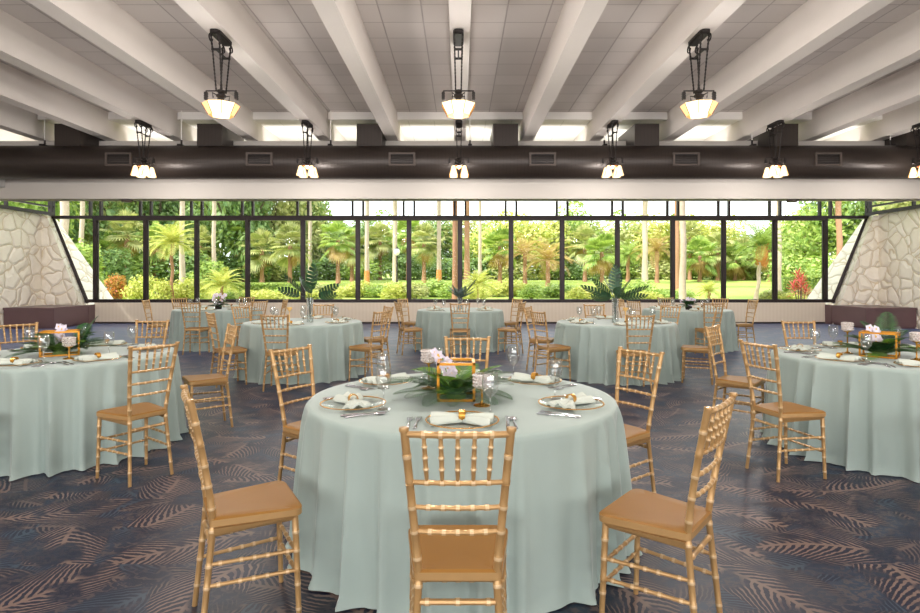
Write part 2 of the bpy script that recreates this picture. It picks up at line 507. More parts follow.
# window wall
MX = [-10.735, -9.26, -7.76, -6.26, -4.63, -3.01, -1.504, 0.0, 1.504, 3.01, 4.64, 6.27, 7.77, 9.28, 10.76]
ZS0, ZS1, ZT0, ZT1 = 0.615, 0.71, 3.03, 3.17
wn = 1
for i in range(len(MX)):
    f = MB()
    x = MX[i]; f.box(x - .052, x + .052, D - .07, D + .07, ZS0, ZT1)
    if i < len(MX) - 1:
        x1 = MX[i + 1]
        f.box(x, x1, D - .075, D + .075, ZS0, ZS1); f.box(x, x1, D - .08, D + .08, ZT0, ZT1)
        f.box(x + .052, x + .07, D - .03, D + .03, ZS1, ZT0); f.box(x1 - .07, x1 - .052, D - .03, D + .03, ZS1, ZT0)
    o = structure(f.build('window_%d' % wn, M['bronze'], smooth=False)); wn += 1
    if i < len(MX) - 1:
        structure(MB().box(x + .052, x1 - .052, D - .005, D + .005, ZS1, ZT0).build('pane', M['pane'], o, smooth=False))
for s in (-1, 1):   # end bays, cut by the sloping stone
    f = MB()
    xa, xb, xc = s * 10.8, s * 11.02, s * 12.02
    f.box(min(xa, s * 12.1), max(xa, s * 12.1), D - .08, D + .08, ZT0 + .05, ZT1)
    f.tube([(s * 10.98, D, .6), (s * 12.02, D, 3.15)], 0.055, 4)
    f.box(min(s * 10.7, xb), max(s * 10.7, xb), D - .075, D + .075, ZS0, ZS1)
    o = structure(f.build('window_%d' % wn, M['bronze'], smooth=False)); wn += 1
    structure(MB().prism([(xa, ZS1), (xb, ZS1), (xc, ZT0 + .05), (xa, ZT0 + .05)], 'y', D - .005, D + .005).build('pane', M['pane'], o, smooth=False))
# clerestory
cx = []
for x in MX: cx += [x - .157, x + .157]
cx = [-12.0] + cx + [12.0]
for i in range(len(cx) - 1):
    f = MB(); f.box(cx[i] - .03, cx[i] + .03, D - .05, D + .05, ZT1, 4.6)
    f.box(cx[i], cx[i + 1], D - .05, D + .05, 4.55, 4.8)
    if i == len(cx) - 2: f.box(cx[i + 1] - .03, cx[i + 1] + .03, D - .05, D + .05, ZT1, 4.6)
    o = structure(f.build('window_%d' % wn, M['bronze'], smooth=False)); wn += 1
    structure(MB().box(cx[i] + .03, cx[i + 1] - .03, D - .005, D + .005, ZT1, 4.55).build('pane', M['pane'], o, smooth=False))
structure(MB().box(-10.72, 10.72, D - .1, D + .08, 0.04, ZS0).build('wall_sill', M['panel'], smooth=False))
structure(MB().box(-10.70, 10.70, D - .12, D - .1, 0.0, 0.05).build('baseboard_window', M['bronze'], smooth=False))

# ------------------------------------------------------------------ duct
dy, dz, dr = 12.6, 3.82, 0.355
d = MB()
pts, rs = [], []
x = -12.05
while x <= 12.05:
    pts.append((x, dy, dz)); rs.append(dr); x += 1.205
d.tube(pts, rs, 40)
duct = d.build('air_duct', M['duct'])
tag(duct, 'long dark brown round air duct along the white girder', 'air duct')
def boxdata(px0, px1, d0=12.5): return X_at(px0, d0), X_at(px1, d0)
for a, b in ((56, 81.5), (198, 222.5), (357, 382), (493, 518), (634, 658.5), (772, 797), (905, 931)):
    x0, x1 = boxdata(a, b)
    q = MB().prism([(12.45, 4.0), (12.45, 4.61), (13.75, 4.61), (13.75, 4.412), (13.1, 4.412), (13.1, 4.0)], 'x', x0, x1)
    q.build('branch_box', M['duct'], duct, smooth=False)
for a in (118.7, 259.5, 402, 542.5, 686, 828):
    xc = X_at(a, 12.25)
    fr = MB()
    yv = 12.235
    for (x0, x1, z0, z1) in ((-.275, .275, .10, .135), (-.275, .275, -.135, -.10), (-.275, -.235, -.1, .1), (.235, .275, -.1, .1)):
        fr.box(xc + x0, xc + x1, yv - .015, yv + .06, dz + z0, dz + z1)
    v = fr.build('supply_vent', M['ventframe'], duct, smooth=False)
    sl = MB().box(xc - .235, xc + .235, yv + .02, yv + .04, dz - .1, dz + .1)
    for j in range(5): sl.box(xc - .235, xc + .235, yv, yv + .02, dz - .085 + j * .04, dz - .07 + j * .04)
    sl.build('vent_grille', M['ventslot'], v, smooth=False)
for a in (44, 181, 330.5, 470, 604.5, 752.5, 891):
    xc = X_at(a, 12.6)
    q = MB().tube([(xc, 12.62, 4.12), (xc, 12.62, 4.30)], .02, 6); q.box(xc - .04, xc + .04, 12.5, 12.7, 4.13, 4.2)
    hg = q.build('hanger', M['black'], duct)
    MB().tube([(xc, 12.62, 4.29), (xc, 12.62, 4.93)], .01, 6).build('hanger_rod', M['white'], hg)
for a, nm in ((127, 'left'), (792, 'right')):
    xc = X_at(a, 13.35)
    q = MB().lathe([(.0, -.05), (.1, -.05), (.12, -.02), (.12, 0)], 16, (xc, 13.35, 3.115))
    tag(q.build('ceiling_sensor', M['ventframe']), 'small round dark fitting under the girder near its %s end' % nm, 'ceiling fitting', 'girder fittings')
q = MB().box(-10.4, -10.12, 12.95, 13.13, 3.36, 3.58); q.box(-10.38, -10.14, 12.94, 12.95, 3.38, 3.56)
sp = q.build('wall_speaker', M['grey'], smooth=False)
tag(sp, 'small pale grey speaker box fixed to the girder at its left end', 'speaker')

# ------------------------------------------------------------------ pendants
def twisted(mb, a, b, r, n=26):
    a, b = Vector(a), Vector(b)
    pts = [a.lerp(b, i / n) for i in range(n + 1)]
    mb.tube(pts, [r * (1.0 + .45 * (i % 2)) for i in range(n + 1)], 6)
def make_pendant(kind):
    root = empty('pendant_lamp')
    # local z = 0 at the beam underside
    c = MB()
    poly = []
    for i in range(24):
        t = 2 * PI * i / 24
        poly.append((.066 * max(-1, min(1, 1.35 * math.cos(t))), .235 * max(-1, min(1, 1.12 * math.sin(t)))))
    c.prism(poly, 'z', -.035, 0.0); c.prism([(x * .75, y * .85) for x, y in poly], 'z', -.05, -.035)
    c.build('canopy', M['black'], root, smooth=False)
    for sx in (-1, 1):
        for sy in (-1, 1):
            r = MB()
            twisted(r, (sx * .05, sy * .19, -.05), (sx * .045, sy * .15, -.22), .009, 8)
            twisted(r, (sx * .045, sy * .15, -.22), (sx * .035, sy * .065, -.70), .008, 22)
            r.build('chain', M['black'], root)
    b = MB()
    b.box(-.055, .055, -.165, -.145, -.235, -.21); b.box(-.055, .055, .145, .165, -.235, -.21); b.box(-.01, .01, -.15, .15, -.23, -.215)
    for sy in (-1, 1):   # scrolls under the canopy
        for sx in (-1, 1):
            pp = [(sx * .05, sy * (.19 - .05 * math.cos(t)), -.09 - .045 * math.sin(t)) for t in [i * .45 for i in range(13)]]
            b.tube(pp, .008, 6)
    b.build('scroll_brace', M['black'], root)
    h = MB()
    h.lathe([(0, -.84), (.03, -.83), (.035, -.78), (.06, -.76), (.06, -.74), (.03, -.72), (.05, -.70), (.05, -.68), (0, -.67)], 16)
    for a in range(4):
        t = a * PI / 2 + PI / 4
        h.tube([(.05 * math.cos(t), .05 * math.sin(t), -.75), (.11 * math.cos(t), .11 * math.sin(t), -.73), (.10 * math.cos(t), .10 * math.sin(t), -.79)], .008, 6)
    h.build('hub', M['black'], root)
    ar = MB(); ar.tube([(-.19, 0, -.685), (.19, 0, -.685)], .009, 8)
    ar.build('cross_arm', M['black'], root)
    for s in (-1, 1):
        o = MB(); o.tube([(s * .19, 0, -.68), (s * .19, 0, -.70)], .006, 6)
        o.box(s * .19 - .018, s * .19 + .018, -.018, .018, -.80, -.70)
        for z in (-.72, -.75, -.78): o.box(s * .19 - .021, s * .19 + .021, -.021, .021, z - .004, z + .004)
        o.build('drop_ornament', M['black'], root, smooth=False)
    if kind == 'bowl':
        n = 8
        cap = MB().lathe([(0.0, -.81), (.05, -.815), (.11, -.86), (.115, -.875), (0, -.87)], n, rot=PI / 8)
        cap.build('amber_cap', M['ambertop'], root, smooth=False)
        s = MB().lathe([(.215, -.855), (.225, -.86), (.150, -.985), (.148, -1.0), (.135, -1.0), (.14, -.985), (.205, -.862)], n, rot=PI / 8, cap=False)
        s.build('lamp_shade', M['lampglass'], root, smooth=False)
        for a in range(n):
            r = MB(); t = a * 2 * PI / n + PI / 8
            r.tube([(.227 * math.cos(t), .227 * math.sin(t), -.858), (.152 * math.cos(t), .152 * math.sin(t), -.998)], .004, 5)
            r.build('shade_rib', M['ambertop'], root)
        MB().lathe([(0, -.88), (.045, -.90), (.055, -.94), (.03, -.985), (0, -.99)], 14).build('bulb', M['bulb'], root)
    else:
        MB().lathe([(0, -.83), (.09, -.84), (.10, -.86), (.03, -.90), (0, -.91)], 16).build('amber_cap', M['ambertop'], root)
        for a in range(4):
            t = a * PI / 2 + PI / 4
            cx_, cy_ = .15 * math.cos(t), .15 * math.sin(t)
            aa = MB(); aa.tube([(.04 * math.cos(t), .04 * math.sin(t), -.80), (.11 * math.cos(t), .11 * math.sin(t), -.79), (cx_, cy_, -.83), (cx_, cy_, -.865)], .009, 6)
            aa.build('shade_arm', M['black'], root)
            sh = MB().lathe([(.028, -.86), (.04, -.88), (.062, -.96), (.088, -1.05), (.082, -1.05), (.055, -.96), (.03, -.88)], 10, (cx_, cy_, 0), cap=False)
            sh.build('lamp_shade', M['lampglass'], root, smooth=False)
            MB().lathe([(0, -.90), (.022, -.92), (.035, -.97), (.02, -1.02), (0, -1.03)], 10, (cx_, cy_, 0)).build('bulb', M['bulb'], root)
    return root
def pt_light(x, y, z, power, r=.12, col=(1, .945, .90)):
    l = bpy.data.lights.new('pendant_light', 'POINT'); l.energy = power; l.shadow_soft_size = r; l.color = col
    o = bpy.data.objects.new('pendant_light', l); C.objects.link(o); o.location = (x, y, z)
    return o
P_POWER = 92
pa = make_pendant('bowl'); pb = make_pendant('bells')
used = {'bowl': False, 'bells': False}
for row, yy, kind, spots in (('near', 7.41, 'bowl', ((-3.0, 'left'), (-0.02, 'middle'), (3.0, 'right'))),
                             ('far', 11.6, 'bells', ((-6.22, 'far left'), (-3.0, 'second from left'), (-0.02, 'middle'), (3.0, 'second from right'), (6.2, 'fourth'), (9.1, 'far right')))):
    for x, wd in spots:
        src = pa if kind == 'bowl' else pb
        o = src if not used[kind] else copy_tree(src)
        used[kind] = True
        o.location = (x, yy, ZB)
        wd = {'second from left': 'second-left', 'second from right': 'second-right', 'fourth': 'third-right'}.get(wd, wd)
        if kind == 'bowl':
            tag(o, 'black chain pendant with one amber glass bowl, %s lamp of the nearer row' % wd, 'pendant lamp', 'pendants of the nearer row')
        else:
            tag(o, 'black chain pendant with four glowing bell shades before the duct, %s position' % wd, 'pendant lamp', 'pendants before the duct')
        pt_light(x, yy, ZB - 1.12, P_POWER)

# ------------------------------------------------------------------ chiavari chair
def ringed(mb, a, b, r, ts, n=8, rr=1.18, mid=None):
    a, b = Vector(a), Vector(b)
    L = (b - a).length
    ks = [(0.0, r)]
    e = .006 / L
    for t in ts: ks += [(t - 2 * e, r), (t - e, r * rr), (t + e, r * rr), (t + 2 * e, r)]
    ks.append((1.0, r))
    def P(t):
        p = a.lerp(b, t)
        if mid is not None: p = p + Vector(mid) * (4 * t * (1 - t))
        return p
    mb.tube([P(t) for t, _ in ks], [q for _, q in ks], n, segmi=[1 if ks[i][1] > r and ks[i + 1][1] > r else 0 for i in range(len(ks) - 1)])
def polyline_ringed(mb, pts, r, zr, n=10, rr=1.13):
    """ringed post through pts (ascending z); rings at heights zr"""
    def at(z):
        for i in range(len(pts) - 1):
            if pts[i][2] <= z <= pts[i + 1][2]:
                t = (z - pts[i][2]) / (pts[i + 1][2] - pts[i][2])
                return Vector(pts[i]).lerp(Vector(pts[i + 1]), t)
        return Vector(pts[-1])
    rows = [(p[2], None) for p in pts]
    for z in zr: rows += [(z - .010, 1), (z - .006, rr), (z + .006, rr), (z + .010, 1)]
    rows.sort(key=lambda q: q[0])
    P, R = [], []
    for z, f in rows:
        P.append(at(z)); R.append((r if not callable(r) else r(z)) * (f or 1))
    mb.tube(P, R, n, segmi=[1 if rows[i][1] == rr and rows[i + 1][1] == rr else 0 for i in range(len(rows) - 1)])
def make_chair():
    root = empty('chiavari_chair')
    top = .935
    def xb(z):  # half spacing of the rear posts
        return .148 - .024 * z / .44 if z < .44 else .124 + .040 * (z - .44) / (top - .44)
    def yb(z):
        return -.225 + .045 * z / .44 if z < .44 else -.18 - .085 * ((z - .44) / (top - .44)) ** 1.25
    zs = [0, .15, .30, .44, .55, .65, .75, .85, top - .012]
    for s in (-1, 1):
        m = MB()
        polyline_ringed(m, [(s * xb(z), yb(z), z) for z in zs], lambda z: .0112 + .0018 * min(1, z / .4), [.09, .20, .28, .41, .50, .590, .672, .755, .84])
        m.lathe([(0.0145, 0), (.0158, .006), (.0148, .013), (0, .014)], 12, (s * xb(top), yb(top), top - .014))
        m.build('back_post', [M['gold'], M['goldworn']], root)
    for s in (-1, 1):
        m = MB()
        polyline_ringed(m, [(s * .172, .138, 0), (s * .168, .131, .2), (s * .164, .123, .432)], lambda z: .0105 + .003 * z / .42, [.05, .15, .205, .285, .36])
        m.build('leg', [M['gold'], M['goldworn']], root)
    # seat: rounded trapezoid, dished a little
    def out(inset, z):
        rear, front, y0, y1 = .140 - inset, .190 - inset, -.195 + inset, .155 - inset
        c = []
        pts = [(-rear, y0), (rear, y0), (front, y1), (-front, y1)]
        for i, p in enumerate(pts):
            p0 = Vector(pts[i - 1]); p1 = Vector(p); p2 = Vector(pts[(i + 1) % 4])
            rr = .02 if i < 2 else .05
            a = p1 + (p0 - p1).normalized() * rr; b = p1 + (p2 - p1).normalized() * rr
            for q in range(5):
                t = q / 4; c.append(a * (1 - t) ** 2 + p1 * 2 * t * (1 - t) + b * t * t)
        return [(q.x, q.y, z) for q in c]
    st = MB()
    loops = [out(.006, .424), out(0, .431), out(0, .456), out(.008, .463), out(.05, .460), out(.12, .457)]
    n = len(loops[0]); vs = [p for l in loops for p in l]; fs = []
    for i in range(len(loops) - 1):
        for kk in range(n):
            fs.append((i * n + kk, i * n + (kk + 1) % n, (i + 1) * n + (kk + 1) % n, (i + 1) * n + kk))
    fs.append(tuple(range(n - 1, -1, -1))); fs.append(tuple((len(loops) - 1) * n + kk for kk in range(n)))
    st._add(vs, fs); st.mi = [0 if i < 2 * n or i == len(fs) - 2 else 1 for i in range(len(fs))]
    st.build('seat', [M['gold'], M['seat']], root)
    ap = MB()
    for s in (-1, 1):
        ap._add([(s * .135, -.18, .395), (s * .148, -.18, .426), (s * .182, .122, .426), (s * .166, .122, .408), (s * .123, -.18, .395), (s * .136, -.18, .426), (s * .170, .122, .426), (s * .154, .122, .408)],
                [(0, 1, 2, 3), (4, 7, 6, 5), (0, 3, 7, 4), (1, 5, 6, 2), (0, 4, 5, 1), (3, 2, 6, 7)])
    ap.box(-.16, .16, .118, .131, .408, .426)
    ap.build('seat_rail', M['gold'], root, smooth=False)
    tr = MB(); ringed(tr, (-xb(.915), yb(.915), .912), (xb(.915), yb(.915), .912), .0105, [.18, .34, .5, .66, .82], 8, 1.2, (0, -.012, 0))
    tr.build('top_rail', [M['gold'], M['goldworn']], root)
    for z in (.755, .672, .590):
        m = MB(); ringed(m, (-xb(z), yb(z), z), (xb(z), yb(z), z), .0080, [.18, .34, .5, .66, .82], 8, 1.25, (0, -.012, 0))
        m.build('back_rail', [M['gold'], M['goldworn']], root)
    for i in range(5):
        t = -.64 + .32 * i
        bow = -.012 * (1 - t * t)
        m = MB(); a = Vector((t * xb(.755), yb(.755) + bow, .755)); b = Vector((t * xb(.912) * 1.0, yb(.912) + bow, .912))
        P, R = [], []
        for u, r in ((0, .0045), (.1, .0065), (.26, .0075), (.29, .0105), (.32, .0075), (.5, .0078), (.53, .0105), (.56, .0078), (.72, .007), (.75, .010), (.78, .007), (.9, .0065), (1, .006)):
            P.append(a.lerp(b, u)); R.append(r)
        m.tube(P, R, 8, segmi=[1 if i in (2, 3, 5, 6, 8, 9) else 0 for i in range(12)]); m.build('spindle', [M['gold'], M['goldworn']], root)
    for z in (.285, .205):
        for s in (-1, 1):
            m = MB(); ringed(m, (s * xb(z), yb(z), z), (s * .168, .133, z), .0078, [.12, .35, .5, .65, .88], 8, 1.3)
            m.build('stretcher', [M['gold'], M['goldworn']], root)
        m = MB(); ringed(m, (-.168, .133, z - .02), (.168, .133, z - .02), .0078, [.12, .35, .5, .65, .88], 8, 1.3)
        m.build('stretcher', [M['gold'], M['goldworn']], root)
    m = MB(); ringed(m, (-xb(.36), yb(.36), .36), (xb(.36), yb(.36), .36), .010, [.12, .5, .88], 8, 1.25)
    m.build('stretcher', [M['gold'], M['goldworn']], root)
    return root
CH0 = make_chair(); chair_used = [False]

def seatword(a):
    a %= 360
    if a < 17 or a >= 343: return 'right'
    if a < 70: return 'back right'
    if a < 110: return 'back'
    if a < 172: return 'back left'
    if a < 198: return 'left'
    if a < 252: return 'front left'
    if a < 288: return 'front'
    return 'front right'
TABLES = {
 'T1': dict(c=(0.01, 3.20), name='nearest centre table', chairs=[(269.3, 1.40, 90), (217.8, 1.386, 28.6), (150, 1.28, -31.5), (88, 1.30, -91), (24.5, 1.235, 213), (-45.8, 1.385, 141)],
            sets=[270, 205, 140, 92, 42, -25]),
 'T2': dict(c=(-3.267, 4.90), name='left foreground table', chairs=[(-36.8, 1.49, 148), (270, 1.37, 90), (141, 1.36, -40), (88.5, 1.30, -90), (32, 1.31, 214)],
            sets=[-37, 272, 212, 141, 92, 32]),
 'T3': dict(c=(3.457, 4.80), name='right foreground table', chairs=[(206, 1.53, 14), (147, 1.31, -42), (88, 1.31, -90), (253, 1.55, 70)],
            sets=[206, 147, 88, 255, 30, -35]),
 'T4': dict(c=(-2.23, 8.40), name='second-row left table', chairs=[(225, 1.32, 38), (270, 1.31, 89), (150, 1.31, -30), (-27, 1.34, 152), (30, 1.31, 210), (91, 1.34, -90)]),
 'T5': dict(c=(2.20, 8.35), name='second-row right table', chairs=[(206, 1.31, 26), (154, 1.31, -26), (268, 1.31, 91), (-30, 1.31, 156), (38, 1.37, 220), (90, 1.33, -90)]),
 'T6': dict(c=(0.0, 11.40), name='far centre table', chairs=[(270, 1.33, 90), (219, 1.43, 24), (150, 1.36, -30), (-39, 1.43, 156), (30, 1.36, 210)]),
 'T7': dict(c=(-4.80, 11.70), name='far left table', chairs=[(190, 1.33, 8), (147, 1.33, -33), (86, 1.33, -92), (2, 1.33, 182), (-35, 1.33, 145), (272.6, 1.33, 92)]),
 'T8': dict(c=(4.42, 11.50), name='far right table', chairs=[(268, 1.33, 88), (205, 1.33, 25), (145, 1.33, -35), (88, 1.33, -90), (40, 1.36, 220), (5, 1.36, 183)]),
}
ZT = 0.745
for key, T in TABLES.items():
    tx, ty = T['c']
    for a, r, fa in T['chairs']:
        bx, by = tx + r * math.cos(rad(a)), ty + r * math.sin(rad(a))
        ox, oy = bx + .262 * math.cos(rad(fa)), by + .262 * math.sin(rad(fa))
        o = CH0 if not chair_used[0] else copy_tree(CH0); chair_used[0] = True
        o.location = (ox, oy, 0); o.rotation_euler = (0, 0, rad(fa) - PI / 2)
        tag(o, 'gold bamboo-style banquet chair at the %s of the %s' % (seatword(a), T['name']), 'chair', 'chairs round the ' + T['name'])

# ------------------------------------------------------------------ tablecloths
def make_cloth(seed, R=0.815):
    rn = random.Random(seed)
    N = 300
    nf = rn.choice((23, 24, 25, 26))
    # irregular fold phase
    ph = [rn.uniform(-.35, .35) for _ in range(nf)]; am = [rn.uniform(.55, 1.25) for _ in range(nf)]
    def fold(t):
        u = (t / (2 * PI) * nf) % nf
        i = int(u); f = u - i
        a0, a1 = ph[i], ph[(i + 1) % nf]
        q = f + a0 * (1 - f) + a1 * f
        amp = am[i] * (1 - f) + am[(i + 1) % nf] * f
        s = math.cos(2 * PI * q)
        return amp * (s * .7 + .3 * math.cos(4 * PI * q + .7) + .12 * math.cos(6 * PI * q + 2)), amp
    rows = [(0.0, ZT, 0), (.25, ZT, 0), (.5, ZT, 0), (.70, ZT, 0), (R - .02, ZT, 0), (R - .006, ZT - .003, 0), (R + .002, ZT - .012, .04), (R + .005, ZT - .03, .10)]
    for i in range(1, 19):
        t = i / 18
        rows.append((R + .004 + .012 * t, (ZT - .03) * (1 - t) + .006 * t, (.14 + .86 * t ** .7)))
    vs, fs = [], []
    for ri, (r, z, w) in enumerate(rows):
        for k2 in range(N):
            t = 2 * PI * k2 / N
            f, amp = fold(t)
            rr = r + w * (.062 * f + .016) if w else r
            zz = z
            if ri == len(rows) - 1: rr += .012 + .008 * f; 
            tt = t + (w * .02 * math.sin(5 * t + seed) if w else 0)
            vs.append((rr * math.cos(tt), rr * math.sin(tt), zz))
    for i in range(1, len(rows) - 1):
        for k2 in range(N):
            k3 = (k2 + 1) % N
            fs.append((i * N + k2, (i + 1) * N + k2, (i + 1) * N + k3, i * N + k3))
    vs.append((0, 0, ZT)); c0 = len(vs) - 1
    for k2 in range(N): fs.append((c0, N + k2, N + (k2 + 1) % N))
    m = MB(); m.v = vs[:]; m.f = fs; m.mi = [0] * len(fs)
    # drop the unused first ring by pointing it at the centre
    for k2 in range(N): m.v[k2] = (0, 0, ZT)
    used_ = sorted(set(i for f in fs for i in f)); mp = {j: i for i, j in enumerate(used_)}
    m.v = [m.v[i] for i in used_]; m.f = [tuple(mp[i] for i in f) for f in fs]
    return m
for i, (key, T) in enumerate(TABLES.items()):
    o = make_cloth(11 + i * 7).build('tablecloth', M['cloth'], angle=80)
    o.location = (T['c'][0], T['c'][1], 0); o.rotation_euler = (0, 0, i * .7)
    tag(o, 'floor-length sage green round cloth on the ' + T['name'], 'tablecloth', 'sage round tablecloths')

# ------------------------------------------------------------------ table settings
def make_goblet(n=20):
    prof_o = [(.0, .0), (.034, .001), (.035, .003), (.012, .008), (.0045, .018), (.004, .085), (.008, .094), (.022, .105), (.034, .125), (.039, .150), (.037, .180), (.033, .208), (.0325, .209)]
    prof_i = [(.0315, .207), (.0355, .18), (.0375, .15), (.0325, .127), (.02, .108), (.0, .1)]
    return MB().lathe(prof_o, n, cap=False).build('goblet', M['crystal'], angle=70)
def make_plate():
    root = empty('charger_plate')
    MB().lathe([(0, .003), (.10, .003), (.105, .006), (.15, .014), (.158, .017), (.158, .019), (.148, .017), (.10, .008), (0, .006)], 40).build('plate_body', M['plateglass'], root)
    rp = []
    MB().lathe([(.157, .0155), (.163, .017), (.1635, .0195), (.158, .0205), (.156, .0185), (.157, .0155)], 48, cap=False).build('gold_rim', M['rim'], root)
    return root
def make_napkin():
    root = empty('napkin')
    m = MB(); vs, fs = [], []
    NU, NV = 26, 14
    for i in range(NU + 1):
        u = -1 + 2 * i / NU
        w = .016 + .072 * min(1, abs(u)) ** .9
        for j in range(NV + 1):
            v = -1 + 2 * j / NV
            pl = math.cos(v * 3 * PI) * .009 * abs(u) ** .5
            z = .028 + .014 * abs(u) * (1 - v * v) + pl - .010 * abs(u) ** 3
            vs.append((u * (.14 - .02 * abs(v) * (1 if u > 0 else .4)), v * w, max(.0, z - .012 * v * v)))
    for i in range(NU):
        for j in range(NV):
            a = i * (NV + 1) + j
            fs.append((a, a + NV + 1, a + NV + 2, a + 1))
    b = [(x, y, max(.001, z - .014)) for x, y, z in vs]
    o = len(vs); vs2 = vs + b
    fs2 = fs + [tuple(o + q for q in reversed(f)) for f in fs]
    # close the rim
    edge = [i * (NV + 1) for i in range(NU + 1)] + [NU * (NV + 1) + j for j in range(1, NV + 1)] + [i * (NV + 1) + NV for i in range(NU - 1, -1, -1)] + [j for j in range(NV - 1, 0, -1)]
    for q in range(len(edge)):
        a, c2 = edge[q], edge[(q + 1) % len(edge)]
        fs2.append((a, c2, o + c2, o + a))
    m._add(vs2, fs2)
    m.build('folded_cloth', M['napkin'], root, angle=80)
    r = MB(); pp = []
    vs, fs = [], []
    for i in range(16):
        t = 2 * PI * i / 16
        for q, (dx, dr) in enumerate(((-.014, 0), (.014, 0), (.014, .004), (-.014, .004))):
            vs.append((dx, (.021 + dr) * math.cos(t), .0275 + (.021 + dr) * math.sin(t)))
    for i in range(16):
        for q in range(4):
            fs.append((i * 4 + q, i * 4 + (q + 1) % 4, ((i + 1) % 16) * 4 + (q + 1) % 4, ((i + 1) % 16) * 4 + q))
    r._add(vs, fs); r.build('napkin_ring', M['rim'], root)
    return root
def make_fork():
    m = MB()
    m.tube([(0, -.10, .004), (0, -.06, .006), (0, .0, .008), (0, .045, .005)], [.008, .007, .004, .005], 6, flat=.45)
    m.box(-.012, .012, .042, .056, .004, .007)
    for x in (-.0105, -.0035, .0035, .0105): m.box(x - .0016, x + .0016, .055, .10, .005, .008)
    return m.build('fork', M['silver'])
def make_knife():
    m = MB()
    m.tube([(0, -.11, .004), (0, -.06, .006), (0, .0, .006)], [.0075, .008, .006], 6, flat=.6)
    m.prism([(-.007, 0), (.008, 0), (.010, .06), (.008, .10), (-.002, .122), (-.007, .11)], 'z', .0035, .0065)
    return m.build('knife', M['silver'])
def make_spoon():
    m = MB()
    m.tube([(0, -.10, .004), (0, -.05, .006), (0, .02, .007), (0, .04, .004)], [.0075, .006, .004, .005], 6, flat=.5)
    m.lathe([(0, .001), (.012, .002), (.02, .007), (.019, .009), (.01, .005), (0, .004)], 16, (0, .068, 0), sy=1.45)
    return m.build('spoon', M['silver'])
PROTO = {}
def inst(kind, maker):
    if kind not in PROTO:
        PROTO[kind] = maker(); return PROTO[kind]
    return copy_tree(PROTO[kind])
SIDE = [('fork', make_fork, -.20, 'outer silver fork'), ('fork', make_fork, -.235, 'inner silver fork'), ('knife', make_knife, .20, 'silver knife'), ('spoon', make_spoon, .23, 'silver spoon')]
for key, T in TABLES.items():
    tx, ty = T['c']; near = key in ('T1', 'T2', 'T3')
    angs = T.get('sets') or [a for a, _, _ in T['chairs']]
    for a in angs:
        w = seatword(a); ra = rad(a); e = Vector((math.cos(ra), math.sin(ra), 0)); rt = Vector((-e.y, e.x, 0))
        rz = ra + PI / 2   # local +y looks at the table centre
        ctr = Vector((tx, ty, ZT))
        place = 'at the %s seat of the %s' % (w, T['name'])
        o = inst('plate', make_plate); o.location = ctr + e * .60; tag(o, 'gold-rimmed glass plate ' + place, 'plate', 'gold-rimmed plates on the ' + T['name'])
        o = inst('napkin', make_napkin); o.location = ctr + e * .60 + Vector((0, 0, .009)); o.rotation_euler = (0, 0, rz + RND.uniform(-.25, .25))
        tag(o, 'sage napkin in gold ring ' + place, 'napkin', 'ringed napkins on the ' + T['name'])
        g_a = ra + rad(15 if near else 14)
        o = inst('goblet', make_goblet); o.location = ctr + Vector((math.cos(g_a), math.sin(g_a), 0)) * (.50 if a != 42 else .60)
        tag(o, 'clear stemmed water goblet ' + place, 'goblet', 'goblets on the ' + T['name'])
        if not near: continue
        for kind, mk, off, nm in SIDE:
            if kind == 'fork' and off < -.21: nm = 'outer silver fork'
            elif kind == 'fork': nm = 'inner silver fork'
            p = ctr + e * .60 + rt * off
            if (p - ctr).length > .70: p = ctr + (p - ctr) * (.70 / (p - ctr).length)
            q = inst(kind, mk)
            q.location = p + Vector((0, 0, .0)); q.rotation_euler = (0, 0, rz + RND.uniform(-.06, .06))
            tag(q, nm + ' ' + place, kind, kind + 's on the ' + T['name'])

# ------------------------------------------------------------------ leaves
def frond(mb, base, az, el0, L, droop, nl=16, lw=.016, ll=.12, mi=0, roll=0.0, thick=.003):
    """pinnate frond: arching rachis with paired narrow leaflets"""
    base = Vector(base); h = Vector((math.cos(az), math.sin(az), 0)); side = Vector((-h.y, h.x, 0))
    pts = []; p = base.copy(); N = nl + 2
    for i in range(N + 1):
        pts.append(p.copy())
        el = el0 - droop * (i / N) ** 1.2
        p = p + (h * math.cos(el) + Vector((0, 0, math.sin(el)))) * (L / N)
    mb.tube(pts, [thick * (1.15 - i / N) for i in range(N + 1)], 4, mi=mi)
    for i in range(2, N + 1):
        t = i / N
        d = (pts[i] - pts[i - 1]).normalized(); up = side.cross(d).normalized()
        l = ll * (math.sin(PI * (0.12 + .86 * t)) ** .6)
        for s in (-1, 1):
            sd = (side * s + d * .75 + up * -.25).normalized()
            a = pts[i]; tip = a + sd * l + Vector((0, 0, -.18 * l)); mid = a + sd * l * .5
            wv = d * lw * .5
            mb._add([a - wv * .5, mid - wv, tip, mid + wv, a + wv * .5], [(0, 1, 3, 4), (1, 2, 3)], mi)
def fanleaf(mb, base, az, el, stem, R, nb=14, spread=2.4, mi=0, droop=.35, w=.13):
    base = Vector(base); h = Vector((math.cos(az), math.sin(az), 0)); side = Vector((-h.y, h.x, 0))
    d = h * math.cos(el) + Vector((0, 0, math.sin(el)))
    c = base + d * stem
    mb.tube([base, base.lerp(c, .5), c], [stem * .02, stem * .016, stem * .012], 4, mi=mi)
    nrm = side.cross(d).normalized()
    for i in range(nb):
        t = -spread / 2 + spread * i / (nb - 1)
        q = (d * math.cos(t) + side * math.sin(t)).normalized()
        l = R * (1 - .12 * abs(t) / spread * 2)
        pw = q.cross(nrm) * (R * w)
        mid = c + q * l * .55; tip = c + q * l + Vector((0, 0, -droop * l)) 
        mb._add([c, mid - pw, tip, mid + pw], [(0, 1, 2, 3)], mi)
